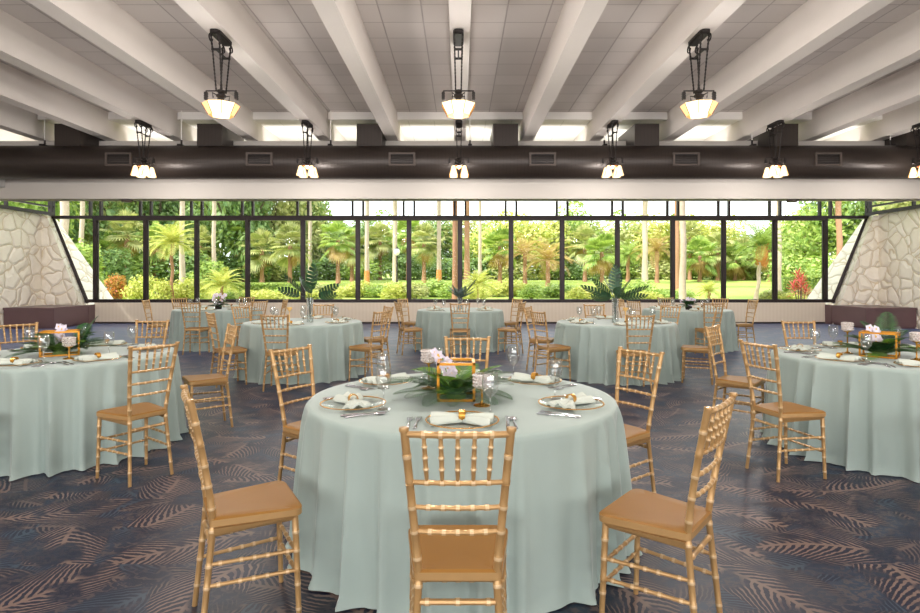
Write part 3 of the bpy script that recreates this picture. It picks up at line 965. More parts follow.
def splitleaf(mb, base, az, el, stem, L, W, nl=7, mi=0, twist=0.0):
    """monstera-like blade: lobes either side of a midrib"""
    base = Vector(base); h = Vector((math.cos(az), math.sin(az), 0)); side = Vector((-h.y, h.x, 0))
    d = h * math.cos(el) + Vector((0, 0, math.sin(el)))
    up = side.cross(d).normalized()
    side = (side * math.cos(twist) + up * math.sin(twist)).normalized(); up = side.cross(d).normalized()
    c = base + d * stem
    mb.tube([base, base.lerp(c, .5) + Vector((0, 0, .01)), c, c + d * L * .9], [.004, .004, .0035, .0015], 5, mi=mi)
    for i in range(nl):
        t0, t1 = i / nl, (i + .78) / nl
        for s in (-1, 1):
            def wid(t): return W * math.sin(PI * min(1, .18 + .8 * t)) ** .7
            a, b = c + d * L * t0, c + d * L * (i + 1) / nl * .98
            o0 = a + side * s * wid(t0 + .05) + d * L * .10 - up * .12 * W
            o1 = c + d * L * t1 + side * s * wid(t1) * .96 + d * L * .10 - up * .14 * W
            m0 = a.lerp(o0, .55) + up * .06 * W; m1 = b.lerp(o1, .55) + up * .06 * W
            mb._add([a, m0, o0, o1, m1, b], [(0, 1, 4, 5), (1, 2, 3, 4)], mi)
def blossom(mb, c, face, r, mi=0, ci=1, rn=random):
    c = Vector(c); f = Vector(face).normalized()
    a = f.cross(Vector((0, 0, 1))); a = a.normalized() if a.length > .1 else Vector((1, 0, 0)); b = a.cross(f).normalized()
    r0 = rn.uniform(0, 1)
    for i in range(5):
        t = r0 + 2 * PI * i / 5
        q = a * math.cos(t) + b * math.sin(t); w = (f.cross(q)).normalized() * r * .42
        mb._add([c, c + q * r * .55 + w + f * r * .1, c + q * r + f * r * .02, c + q * r * .55 - w + f * r * .1], [(0, 1, 2, 3)], mi)
    mb.lathe([(0, -.2 * r), (.16 * r, 0), (.1 * r, .22 * r), (0, .25 * r)], 6, tuple(c + f * r * .12), ci)

def box_frame(w, dp, h, t=.0065):
    m = MB()
    for x in (-w / 2, w / 2):
        for y in (-dp / 2, dp / 2): m.box(x - t, x + t, y - t, y + t, 0, h)
    for z in (t, h - t):
        for y in (-dp / 2, dp / 2): m.box(-w / 2 - t, w / 2 + t, y - t, y + t, z - t, z + t)
        for x in (-w / 2, w / 2): m.box(x - t, x + t, -dp / 2 - t, dp / 2 + t, z - t, z + t)
    return m
def make_candle_holder(hh):
    q = hh - .07
    root = empty('candle_holder')
    MB().lathe([(0, 0), (.042, 0), (.043, .004), (.02, .009), (.007, .016), (.0055, .03), (.0055, q - .023), (.009, q - .013), (.028, q - .005), (.028, q - .001), (0, q)], 20).build('stem', M['rim'], root)
    v = MB()
    v.lathe([(0, q), (.036, q), (.041, q + .007), (.041, q + .065), (.037, q + .071), (.034, q + .071), (.034, q + .017), (0, q + .017)], 12)
    rr = random.Random(4)
    for kz in range(4):
        for ka in range(12):
            t = 2 * PI * (ka + .5 * (kz % 2)) / 12; z = q + .012 + kz * .0165
            v.lathe([(0, -.008), (.006, -.004), (.0085, 0), (.006, .004), (0, .008)], 6, (.041 * math.cos(t), .041 * math.sin(t), z))
    v.build('crystal_cup', M['votive'], root, smooth=False)
    return root
def low_centrepiece(key, fr_off, fr_rz, candles, orchid, seed, fsize, upleaf=None):
    T = TABLES[key]; tx, ty = T['c']; rn = random.Random(seed)
    fx, fy = tx + fr_off[0], ty + fr_off[1]
    o = box_frame(*fsize).build('wire_frame', M['brass'], smooth=False); o.location = (fx, fy, ZT + .001); o.rotation_euler = (0, 0, fr_rz)
    tag(o, 'open gold wire box frame in the middle of the ' + T['name'], 'decorative frame', 'gold box frames')
    root = empty('greenery_arrangement', (fx, fy, ZT))
    tag(root, 'low fern greenery with white orchids in the middle of the ' + T['name'], 'flower arrangement', 'low fern arrangements')
    st = MB().lathe([(0, 0.002), (.05, .002), (.055, .02), (.04, .045), (0, .05)], 12); st.build('moss_base', M['leafdark'], root)
    m = MB()
    for i in range(34):
        az = 2 * PI * i / 34 + rn.uniform(-.15, .15)
        low = i % 2
        frond(m, (.03 * math.cos(az), .03 * math.sin(az), .03), az, rn.uniform(.15, .45) if low else rn.uniform(.5, 1.05), rn.uniform(.26, .40) if low else rn.uniform(.18, .28),
              rn.uniform(.3, .55) if low else rn.uniform(.6, 1.1), 24, .0085, rn.uniform(.09, .13), 0 if rn.random() < .8 else 1, thick=.0022)
    if upleaf:
        for (ax, ay, azz, L) in upleaf:
            frond(m, (ax, ay, .04), azz, 1.25, L, .35, 18, .014, L * .34, 0, thick=.003)
            frond(m, (ax, ay, .04), azz + 1.2, 1.1, L * .85, .45, 18, .014, L * .34, 0, thick=.003)
    for v in range(len(m.v)):
        x, y, z = m.v[v]
        if z < .006: m.v[v] = (x, y, .006)
    m.build('fern_fronds', [M['fern'], M['fernlight']], root, smooth=False)
    f = MB(); ox, oy = orchid
    pts = [(ox * .2, oy * .2, .04), (ox * .7, oy * .7, .13), (ox, oy, .20), (ox * 1.15, oy * 1.1, .25)]
    s = MB().tube(pts, .0025, 5); s.build('orchid_stem', M['fernlight'], root)
    for i in range(14):
        t = i / 13
        p = (ox * (.55 + .6 * t) + rn.uniform(-.035, .035), oy * (.55 + .6 * t) + rn.uniform(-.02, .02), .10 + .13 * t)
        blossom(f, p, (rn.uniform(-.6, .6), -1, rn.uniform(-.1, .5)), rn.uniform(.03, .042), 0, 1, rn)
    f.build('orchid_blossoms', [M['orchid'], M['yellow']], root, smooth=False)
    for (cx_, cy_, w, hh) in candles:
        c = make_candle_holder(hh)
        c.location = (tx + cx_, ty + cy_, ZT)
        tag(c, 'gold candle holder with crystal cup, %s of fern, %s' % (w, T['name']), 'candle holder', 'gold candle holders')
low_centrepiece('T1', (-.03, -.06), 0.0, [(-.19, .20, 'back left', .225), (.10, -.24, 'front right', .16)], (-.075, .07), 21, (.185, .185, .20))
low_centrepiece('T2', (-.02, -.05), 0.55, [(.20, -.27, 'front right', .17)], (-.01, .02), 22, (.26, .17, .20), [(.12, .05, .6, .3)])
low_centrepiece('T3', (-.08, -.05), -0.75, [(-.20, .16, 'back left', .26), (.08, -.23, 'front right', .215)], (-.03, .02), 23, (.24, .17, .20), [(.08, .04, .9, .34)])

def vase_centrepiece(key, off, style, seed):
    T = TABLES[key]; tx, ty = T['c']; rn = random.Random(seed); x, y = tx + off[0], ty + off[1]
    hv = .345 if style != 'eucal' else .24
    v = MB().lathe([(0, 0), (.045, 0), (.048, .006), (.042, hv * .5), (.05, hv), (.047, hv), (.039, hv * .5), (.042, .012), (0, .012)], 20)
    o = v.build('glass_vase', M['vase']); o.location = (x, y, ZT)
    tag(o, 'tall clear glass vase in the middle of the ' + T['name'], 'vase', 'clear glass vases')
    root = empty('leaf_bouquet', (x, y, ZT + .02))
    m = MB()
    if style == 'monstera':
        for az, el, st, L, W in ((.9, 1.45, .34, .36, .17), (PI * .95, .95, .36, .34, .13), (PI * 1.1, .55, .36, .30, .12), (.1, .7, .34, .30, .10), (-.35, .4, .36, .28, .09), (-PI / 2, 1.0, .36, .22, .10), (2.4, 1.15, .36, .26, .12)):
            splitleaf(m, (0, 0, .0), az, 1.5, .001, .001, .001, 1)
            b = (.02 * math.cos(az), .02 * math.sin(az), hv - .03)
            m.tube([(0, 0, .01), b], .004, 5)
            splitleaf(m, b, az, el - .25 if el < 1.3 else el, st * .35, L, W, 7, 0, rn.uniform(.55, .95) * (1 if math.cos(az) > 0 else -1) if el < 1.3 else .15)
    elif style == 'palmleaf':
        for az, el, L in ((1.2, 1.45, .40), (0, .35, .40), (PI, .35, .42), (-.5, .1, .36), (PI + .5, .1, .36), (.5, .75, .34), (PI - .5, .7, .34), (-PI / 2, .5, .25), (2.0, .9, .3)):
            b = (.02 * math.cos(az), .02 * math.sin(az), hv - .03)
            m.tube([(0, 0, .01), b], .004, 5)
            splitleaf(m, b, az, el, .06, L, .085 if el < 1.2 else .10, 9, 0, rn.uniform(.55, .95) * (1 if math.cos(az) > 0 else -1) if el < 1.2 else .15)
    else:
        for i in range(13):
            az = 2 * PI * i / 13; el = rn.uniform(.2, 1.0)
            b = (.02 * math.cos(az), .02 * math.sin(az), hv - .03)
            m.tube([(0, 0, .01), b], .003, 5)
            splitleaf(m, b, az, el, .04, rn.uniform(.22, .32), .05, 8, 0, rn.uniform(-.5, .5))
        splitleaf(m, (.02, 0, hv - .03), .25, .85, .1, .36, .05, 8, 0, .6)
    m.build('leaves', M['monstera'] if style != 'eucal' else M['eucal'], root, smooth=False)
    tag(root, {'monstera': 'dark split monstera leaves', 'palmleaf': 'dark spreading palm leaves', 'eucal': 'grey-purple and green leaf spray'}[style] + ' in the vase on the ' + T['name'], 'leaf bouquet', 'leaf bouquets in vases')
vase_centrepiece('T4', (.12, -.1), 'monstera', 31)
vase_centrepiece('T5', (-.03, -.1), 'palmleaf', 32)
vase_centrepiece('T6', (0, -.1), 'eucal', 33)
for key, (ox, oy) in (('T4', (-.14, -.2)), ('T5', (.08, -.22))):
    T = TABLES[key]
    r = MB().lathe([(0, 0), (.035, 0), (.036, .004), (.006, .012), (.005, .16), (.012, .165), (.034, .19), (.038, .215), (.036, .215), (.03, .19), (0, .172)], 16)
    o = r.build('votive_cup', M['candle']); o.location = (T['c'][0] + ox, T['c'][1] + oy, ZT)
    tag(o, 'amber footed votive cup beside the vase on the ' + T['name'], 'candle holder', 'amber votive cups')
# far left: driftwood and white blossoms; far right: dark green mound with pink blossoms
def far_centre(key, off, seed, woody):
    T = TABLES[key]; rn = random.Random(seed)
    root = empty('flower_arrangement', (T['c'][0] + off[0], T['c'][1] + off[1], ZT))
    MB().lathe([(0, 0), (.06, 0), (.065, .05), (.05, .08), (0, .08)], 14).build('bowl', M['black'], root)
    m = MB()
    for i in range(20):
        az = 2 * PI * i / 20
        frond(m, (0, 0, .06), az, rn.uniform(.2, 1.0), rn.uniform(.16, .24), .7, 9, .02, .09, 0)
    m.build('leaves', M['fern'], root, smooth=False)
    f = MB()
    for i in range(14):
        az = rn.uniform(0, 2 * PI); r = rn.uniform(.02, .14)
        blossom(f, (r * math.cos(az), r * math.sin(az), rn.uniform(.1, .30 if woody else .22)), (rn.uniform(-1, 1), -1, .3), .045, 0, 1, rn)
    f.build('blossoms', [M['orchid'], M['yellow'] if woody else M['leafred']], root, smooth=False)
    if woody:
        b = MB()
        for az, L in ((2.3, .34), (.7, .28), (1.6, .36)):
            b.tube([(0, 0, .05), (.07 * math.cos(az), .07 * math.sin(az), .18), (.12 * math.cos(az), .12 * math.sin(az), L)], [.014, .011, .005], 6)
        b.build('driftwood', M['wood'], root)
    tag(root, ('white blossoms and bare driftwood' if woody else 'dark leafy mound with pale blossoms') + ' in the middle of the ' + T['name'], 'flower arrangement')
far_centre('T7', (.05, -.1), 41, True); far_centre('T8', (0, -.1), 42, False)

# ------------------------------------------------------------------ garden
def gz(y):
    if y < 18: return .22
    if y < 24: return .22 + (y - 18) / 6 * .30
    if y < 42: return .52 + (y - 24) / 18 * .55
    return 1.07 + (y - 42) * .012
m = MB(); NX, NY = 40, 40
ys = [D + .09 + (120 - D) * (j / NY) ** 1.8 for j in range(NY + 1)]
vs = []
for yv in ys:
    for i in range(NX + 1):
        xx = -90 + 180 * i / NX
        vs.append((xx, yv, gz(yv) - (.05 if yv < 19 else 0)))
fs = [(j * (NX + 1) + i, j * (NX + 1) + i + 1, (j + 1) * (NX + 1) + i + 1, (j + 1) * (NX + 1) + i) for j in range(NY) for i in range(NX)]
m._add(vs, fs); structure(m.build('lawn', M['lawn']))
structure(MB().box(-30, 30, D + .1, 20.6, .15, .26).build('bounce_ground', M['white'], smooth=False))  # unseen pale slab added to bounce sunlight up into the ceiling bay
structure(MB().box(-60, -6, 29.0, 31.0, .6, .80).build('garden_path', M['road'], smooth=False))

def pinnate_crown(seed, n, L, nl=18, ll=.32, lw=.035, mi=0):
    rn = random.Random(seed); m = MB()
    for i in range(n):
        az = i * 2.399 + rn.uniform(-.2, .2); el = 1.35 - 1.5 * (i / n)
        frond(m, (0, 0, 0), az, el, L * rn.uniform(.85, 1.1), rn.uniform(.9, 1.5), nl, lw, ll, 0, thick=.018)
    return m
def fan_crown(seed, n, R, dead=8):
    rn = random.Random(seed); m = MB()
    for i in range(n):
        az = i * 2.399 + rn.uniform(-.3, .3); el = 1.45 - 2.3 * (i / n) + rn.uniform(-.25, .25)
        fanleaf(m, (0, 0, 0), az, el, R * .5 * rn.uniform(.6, 1.25), R * .6 * rn.uniform(.7, 1.15), 14, 2.6, 0, rn.uniform(.1, .4), .075)
    for i in range(dead):
        az = rn.uniform(0, 2 * PI)
        fanleaf(m, (0, 0, -.05), az, rn.uniform(-1.5, -.6), R * rn.uniform(.2, .6), R * rn.uniform(.3, .6), 10, 1.8, 1, .3, .06)
    return m
def leafcloud(seed, blobs, n, size, squash=1.0, shell=.35):
    rn = random.Random(seed); m = MB()
    tot = sum(b[3] ** 2 for b in blobs)
    for bx, by, bz, br in blobs:
        for _ in range(int(n * br ** 2 / tot)):
            while True:
                q = Vector((rn.uniform(-1, 1), rn.uniform(-1, 1), rn.uniform(-1, 1)))
                if shell < q.length <= 1: break
            p = Vector((bx, by, bz)) + Vector((q.x * br, q.y * br, q.z * br * squash))
            a = Vector((rn.uniform(-1, 1), rn.uniform(-1, 1), rn.uniform(-.8, .8))).normalized()
            nn = (q.normalized() * .7 + Vector((rn.uniform(-1, 1), rn.uniform(-1, 1), rn.uniform(-.2, 1)))).normalized()
            b = a.cross(nn)
            if b.length < .1: continue
            b.normalize(); a = nn.cross(b)
            s = size * rn.uniform(.6, 1.3)
            m._add([p - a * s, p - b * s * .45, p + a * s, p + b * s * .45], [(0, 1, 2, 3)])
    return m
MESH = {}
def shared(key, fn):
    if key not in MESH: MESH[key] = fn()
    return MESH[key]
def child_mesh(name, mesh, parent, loc=(0, 0, 0), scale=1.0, rz=0.0):
    o = bpy.data.objects.new(name, mesh); C.objects.link(o); o.parent = parent
    o.location = loc; o.scale = (scale,) * 3; o.rotation_euler = (0, 0, rz); return o
def as_mesh(mb, name, ms, smooth=False):
    me = bpy.data.meshes.new(name); me.from_pydata(mb.v, [], mb.f); me.update()
    for q in ms: me.materials.append(q)
    if len(ms) > 1: me.polygons.foreach_set('material_index', mb.mi)
    return me
def palm(px, d, h, r, crown, label, cat='palm tree', group=None, tm='trunkpale', name='palm_tree', cs=1.0, lean=0.0, boots=None, low=None, base_dz=0):
    x = X_at(px, d); z0 = gz(d) - .05 + base_dz
    root = empty(name, (x, d, z0)); tag(root, label, cat, group)
    t = MB(); N = 14; rn = random.Random(int(px * 7 + d))
    P = [(lean * (i / N - .0) , .05 * math.sin(i), h * i / N) for i in range(N + 1)]
    R = [r * (1.25 - .35 * min(1, i / 4) + .06 * (i % 2)) for i in range(N + 1)]
    t.tube(P, R, 10); t.build('trunk', M[tm], root)
    if low:      # stained foot of the trunk
        MB().tube([(P[0][0], P[0][1], 0), (lean * low / h, 0, low)], [r * 1.32, r * 1.12], 10).build('stained_base', M['boot'], root)
    if boots:
        b = MB(); 
        b.lathe([(r * 1.1, h - boots), (r * 2.6, h - boots * .6), (r * 2.8, h - boots * .3), (r * 1.6, h)], 12, (lean, 0, 0))
        for i in range(40):
            a = i * 2.4; z = h - boots + boots * i / 40
            b.tube([(lean + r * 1.5 * math.cos(a), r * 1.5 * math.sin(a), z - .05), (lean + r * 3.2 * math.cos(a), r * 3.2 * math.sin(a), z + .12)], [.03, .012], 5)
        b.build('frond_boots', M['boot'], root)
    mesh = {
     'date': lambda: as_mesh(pinnate_crown(1, 34, 1.15, 22, .30, .028), 'pinnate_crown', [M['leaflime']]),
     'tall': lambda: as_mesh(pinnate_crown(2, 26, 2.3, 26, .55, .05), 'pinnate_crown', [M['leafolive']]),
     'green': lambda: as_mesh(pinnate_crown(3, 30, 1.5, 24, .38, .035), 'pinnate_crown', [M['leafmid']]),
     'sabal': lambda: as_mesh(fan_crown(4, 34, 1.35), 'fan_crown', [M['leafolive'], M['leafdry']]),
     'sabal2': lambda: as_mesh(fan_crown(5, 30, 1.45, 18), 'fan_crown', [M['leafmid'], M['leafdry']]),
     'dry': lambda: as_mesh(pinnate_crown(6, 22, 1.9, 22, .45, .04), 'pinnate_crown', [M['leafdry']]),
    }[crown]
    child_mesh('crown', shared(crown, mesh), root, (lean, .05, h), cs, px * .37)
    return root
TALL = [(64, 22.5, 6.2, .17, 'stout pale palm trunk beyond the left stone pier'), (82, 27, 7, .11, 'slim pale palm trunk just right of the left pier'),
 (182, 27, 7.2, .12, 'tall pale palm behind the lime date palm at left'), (214, 31, 7.5, .11, 'tall slim palm in the third window from the left'),
 (367, 26, 6.6, .10, 'tall palm with orange-stained foot, left of the garden lamp post'), (395, 31, 6.8, .13, 'palm standing right behind the garden lamp post'),
 (439, 28, 6.4, .11, 'tall palm with orange-stained foot, right of the garden lamp post'), (455, 21, 5.8, .10, 'brownish palm trunk close behind the far centre table'),
 (467, 32, 6.9, .16, 'thick brownish palm just right of the central mullion'), (480, 36, 7.4, .11, 'slim far palm right of the central mullion'),
 (645, 36, 6.4, .17, 'pale palm above the lawn behind the right vase'), (683, 21, 6.2, .11, 'pale palm nearest the glass at right with ringed trunk'),
 (677, 30, 6.8, .13, 'brownish palm trunk behind the pale ringed palm'), (779, 25, 6.0, .10, 'thin palm left of the red-leaved plant'),
 (839, 24, 6.5, .12, 'pinkish palm trunk before the right stone pier'), (310, 38, 6.9, .12, 'far slim palm left of the second row left vase')]
for i, (px, d, h, r, lab) in enumerate(TALL):
    palm(px, d, h, r, 'tall', lab, group='tall palms in the garden', tm='trunkbrown' if 'brown' in lab or 'pink' in lab else 'trunkpale', cs=.9 + .04 * (i % 4), low=(1.1 if 'orange' in lab else None))
palm(172, 21.2, 2.25, .06, 'date', 'lime green feathery date palm in the second window from left', tm='trunkbrown', name='date_palm', cs=.95)
palm(222, 20.6, .75, .05, 'date', 'small lime date palm behind the far left table', tm='trunkbrown', name='date_palm', cs=.75)
palm(478, 21.2, .7, .04, 'date', 'small bright palm behind the far centre bouquet', tm='trunkbrown', name='date_palm', cs=.75)
palm(756, 22.3, 2.15, .075, 'green', 'palm with brown boots below its crown on the right lawn', name='date_palm', cs=.85, lean=.22, boots=.75)
palm(709, 22, .45, .06, 'date', 'small yellow-green palm on the lawn at right', tm='trunkbrown', name='date_palm', cs=.5)
SAB = [(127, 32, 2.9, 'sabal', 'shaggy fan palm in the first window from the left'), (290, 34, 2.4, 'sabal', 'fan palm with dry skirt left of the second row left vase'),
 (338, 37, 2.8, 'sabal2', 'fan palm in the window right of the left vase'), (352, 40, 2.3, 'sabal', 'low fan palm beside the tall orange-footed palm'),
 (424, 38, 2.6, 'sabal', 'brown-skirted fan palm between the orange-footed palms'), (408, 42, 3.4, 'sabal2', 'fan palm behind the garden lamp post'),
 (500, 38, 2.4, 'sabal2', 'fan palm right of the central trunks'), (525, 36, 1.9, 'dry', 'arching tan palm in the window right of centre'),
 (548, 33, 1.5, 'dry', 'low arching tan palm left of the right vase'), (585, 40, 2.6, 'sabal', 'fan palm between the two right vases of leaves'),
 (602, 36, 2.0, 'sabal2', 'fan palm directly behind the right vase leaves'), (657, 38, 2.1, 'dry', 'tan drooping palm behind the lawn'),
 (628, 40, 1.8, 'green', 'feathery green palm at the lawn edge behind the right vase'), (700, 40, 1.8, 'sabal2', 'fan palm at the lawn edge right of the ringed palm'),
 (718, 42, 2.2, 'sabal', 'fan palm at the lawn edge under the sky gap'), (735, 42, 1.5, 'sabal2', 'low fan palm left of the booted palm'),
 (744, 44, 2.0, 'sabal', 'low fan palm just behind the booted palm'), (262, 38, 2.2, 'sabal', 'fan palm beyond the clipped hedge'),
 (245, 40, 3.0, 'sabal2', 'fan palm in the shade above the clipped hedge'), (110, 36, 2.0, 'sabal2', 'low fan palm behind the orange shrub'),
 (155, 36, 2.6, 'sabal2', 'fan palm left of the lime date palm'), (200, 38, 2.4, 'sabal', 'fan palm between the pale trunks at left'),
 (770, 40, 2.2, 'sabal2', 'fan palm behind the booted palm at right'), (690, 44, 3.2, 'sabal', 'taller fan palm behind the ringed palm'),
 (560, 44, 3.2, 'sabal', 'taller fan palm right of centre'), (380, 44, 3.0, 'sabal', 'fan palm left of the lamp post, far back')]
for px, d, h, c, lab in SAB:
    palm(px, d, h, .13, c, lab, group='fan palms in the garden', tm='trunkbrown', name='fan_palm', cs=1.0)

def tree(px, d, h, spread, variant, label, mkey, group='broadleaf trees behind the garden'):
    x = X_at(px, d); z0 = gz(d) - .1
    root = empty('broadleaf_tree', (x, d, z0)); tag(root, label, 'tree', group)
    rn = random.Random(variant * 13)
    def mk():
        rr = random.Random(variant)
        blobs = [(rr.uniform(-.55, .55), rr.uniform(-.4, .4), rr.uniform(.38, .86), rr.uniform(.18, .30)) for _ in range(11)] + [(0, 0, .6, .36), (rr.uniform(-.4, .4), 0, .22, .26), (rr.uniform(-.5, .5), 0, .3, .22)]
        return as_mesh(leafcloud(variant, blobs, 5200, .032), 'tree_crown', [M[mkey]])
    c = child_mesh('crown', shared(('tree', variant, mkey), mk), root, (0, 0, 0), 1.0, rn.uniform(0, 6))
    c.scale = (spread, spread, h)
    t = MB()
    t.tube([(0, 0, 0), (.05 * spread, 0, h * .25), (0, 0, h * .55)], [h * .028, h * .022, h * .012], 8)
    for a in range(5):
        az = a * 1.3
        t.tube([(0, 0, h * .35), (.2 * spread * math.cos(az), .2 * spread * math.sin(az), h * .55), (.38 * spread * math.cos(az), .38 * spread * math.sin(az), h * .78)], [h * .012, h * .008, h * .004], 6)
    t.build('trunk', M['bark'], root)
VAR = ['leafmid', 'leafdark', 'leafolive', 'leaflime']
TREES = [(40, 34, 9, 6, 1), (90, 38, 9.5, 6.5, 2), (120, 44, 10, 7, 0), (160, 42, 9.5, 7, 1), (205, 46, 9.5, 7, 0), (240, 40, 8.6, 6, 1), (272, 44, 8.4, 6, 2), (300, 48, 8, 6.5, 1),
 (335, 48, 5.2, 5, 0), (358, 46, 4.6, 5, 1), (400, 50, 5.2, 6, 0), (430, 48, 4.9, 5, 1), (462, 50, 5.2, 6, 2), (495, 46, 4.8, 5.5, 0), (522, 44, 5.4, 5, 3), (545, 50, 5.2, 6, 0),
 (578, 46, 6.0, 4.5, 0), (600, 48, 5.0, 5.5, 2), (632, 50, 5.2, 6, 0), (660, 48, 5.0, 5, 3), (688, 50, 5.0, 6, 0), (712, 46, 4.6, 4.5, 3), (742, 52, 3.4, 5, 0), (782, 46, 5.2, 4, 0), (806, 44, 5.0, 5, 2), (842, 38, 6.6, 6, 0), (880, 36, 8, 6, 1), (-10, 30, 9, 6, 0), (920, 32, 8, 6, 2)]
WIN = ['left stone wall', 'first left pane', 'second left pane', 'third left pane', 'fourth left pane']
def panename(px):
    names = ['left stone pier', 'first pane', 'second pane', 'third pane', 'fourth pane', 'fifth pane', 'sixth pane', 'seventh pane', 'eighth pane', 'ninth pane', 'tenth pane', 'eleventh pane', 'twelfth pane', 'thirteenth pane', 'fourteenth pane', 'right stone pier']
    xs = [96, 146, 197, 248, 303, 358, 409, 460, 511, 562, 617, 672.5, 723, 775, 825]
    return names[sum(1 for q in xs if px >= q)]
seen = {}
for i, (px, d, h, sp, v) in enumerate(TREES):
    pn = panename(px)
    wd = {0: 'mid green', 1: 'deep green', 2: 'olive green', 3: 'lime green'}[v]
    key = (pn, wd); seen[key] = seen.get(key, 0) + 1
    extra = '' if seen[key] == 1 else (', taller one' if seen[key] == 2 else ', outermost one')
    tree(px, d, h, sp, 101 + v * 10 + i % 2, 'far %s broadleaf tree seen behind the %s from left%s' % (wd, pn, extra) if 'pier' not in pn else 'far %s broadleaf tree beyond the %s%s' % (wd, pn, extra), VAR[v])

def shrub(px, d, w, h, variant, label, mkey, name='garden_shrub', group='garden shrubs', dz=0, leaf=.05, n=1500):
    x = X_at(px, d)
    root = empty(name, (x, d, gz(d) - .03 + dz)); tag(root, label, 'shrub', group)
    def mk():
        rr = random.Random(variant)
        blobs = [(rr.uniform(-.3, .3), rr.uniform(-.3, .3), rr.uniform(.25, .7), rr.uniform(.2, .34)) for _ in range(7)] + [(0, 0, .4, .42)]
        return as_mesh(leafcloud(variant, blobs, n, leaf, 1, .2), 'shrub_leaves', [M[mkey]])
    c = child_mesh('foliage', shared(('shrub', variant, mkey), mk), root, (0, 0, 0)); c.scale = (w, w, h)
    t = MB()
    for a in range(4):
        az = a * 1.6
        t.tube([(0, 0, 0), (.2 * w * math.cos(az), .2 * w * math.sin(az), h * .6)], [.025, .01], 5)
    t.build('stem', M['bark'], root)
# low yellow-green border shrubs along the glass, left to right
rn = random.Random(77)
border = []
px = 108
while px < 832:
    border.append(px); px += rn.uniform(11, 17)
cnt = {}
for i, px in enumerate(border):
    d = rn.uniform(21.5, 25.5)
    lawn_gap = px > 640
    h = rn.uniform(.66, .92) if 310 < px < 640 else rn.uniform(.42, .6)
    if lawn_gap and not (640 < px < 680 or px > 770): continue
    pn = panename(px); cnt[pn] = cnt.get(pn, 0) + 1
    pos = {1: 'first', 2: 'second', 3: 'third', 4: 'fourth', 5: 'fifth'}[cnt[pn]]
    mk = rn.choice(['leaflime', 'leaflime', 'leafolive', 'leafmid']) if px > 130 else 'leaforange'
    cw = {'leaflime': 'lime', 'leafolive': 'olive', 'leafmid': 'green', 'leaforange': 'orange'}[mk]
    shrub(px, d, rn.uniform(1.1, 1.5), h, 201 + i % 3, 'low %s border shrub, %s one behind the %s from left' % (cw, pos, pn), mk, 'border_shrub', 'low border shrubs outside the glass')
for i, (px, d, w, h, mk, lab) in enumerate([(112, 23, 1.2, 1.1, 'leaforange', 'orange and red shrub right of the left stone pier'), (143, 22, 1.3, 1.35, 'leaflime', 'bright lime shrub left of the date palm'),
   (160, 21, 1.0, 1.0, 'leaflime', 'lime shrub at the foot of the date palm'), (190, 22, 1.6, 1.2, 'leaflime', 'lime shrub right of the date palm'), (205, 28, 2.2, 1.7, 'leafmid', 'green shrub behind the small date palm'),
   (812, 27, 1.6, 1.5, 'leafmid', 'green shrub behind the crimson plant'), (822, 21, .8, .9, 'leafdark', 'dark shrub at the foot of the right stone pier'), (790, 36, 3, 2.4, 'leafmid', 'large green shrub at the right lawn edge'),
   (755, 44, 4, 2.2, 'leafolive', 'olive shrub at the lawn edge under the sky gap'), (725, 46, 4, 1.9, 'leafmid', 'green shrub at the lawn edge behind the twelfth pane'), (690, 46, 4, 2.1, 'leafmid', 'green shrub at the lawn edge behind the ringed palm'),
   (655, 46, 4, 2.0, 'leafolive', 'olive shrub at the lawn edge right of the vase'), (620, 46, 4, 2.2, 'leafmid', 'green shrub at the lawn edge behind the right vase'), (585, 44, 4, 2.2, 'leafdark', 'deep green shrub behind the tenth pane'), (550, 44, 4, 2.0, 'leafmid', 'green shrub behind the ninth pane'),
   (515, 44, 4, 2.2, 'leafolive', 'olive shrub behind the eighth pane'), (480, 44, 4, 2.2, 'leafdark', 'deep green shrub right of the central mullion'), (445, 44, 4, 2.2, 'leafdark', 'deep green shrub left of the central mullion'),
   (405, 44, 4, 2.2, 'leafdark', 'deep green shrub behind the lamp post'), (365, 44, 4, 2.2, 'leafmid', 'green shrub behind the orange-footed palm'), (330, 44, 4, 2.2, 'leafdark', 'deep green shrub behind the fifth pane'),
   (295, 42, 4, 2.2, 'leafdark', 'deep green shrub beyond the path, fourth pane'), (262, 40, 4, 2.2, 'leafolive', 'olive shrub beyond the path above the hedge'), (228, 40, 4, 2.4, 'leafdark', 'deep green shrub beyond the path, third pane'),
   (180, 36, 4, 2.4, 'leafdark', 'deep green shrub behind the second pane'), (140, 36, 4, 2.4, 'leafmid', 'green shrub behind the shaggy fan palm'), (105, 30, 3, 2.4, 'leafdark', 'deep green shrub beside the left stone pier'), (835, 30, 3, 2.4, 'leafmid', 'green shrub beside the right stone pier'), (70, 26, 3, 2.6, 'leafmid', 'green shrub behind the left stone pier')]):
    shrub(px, d, w, h, 211 + i % 2, lab, mk)

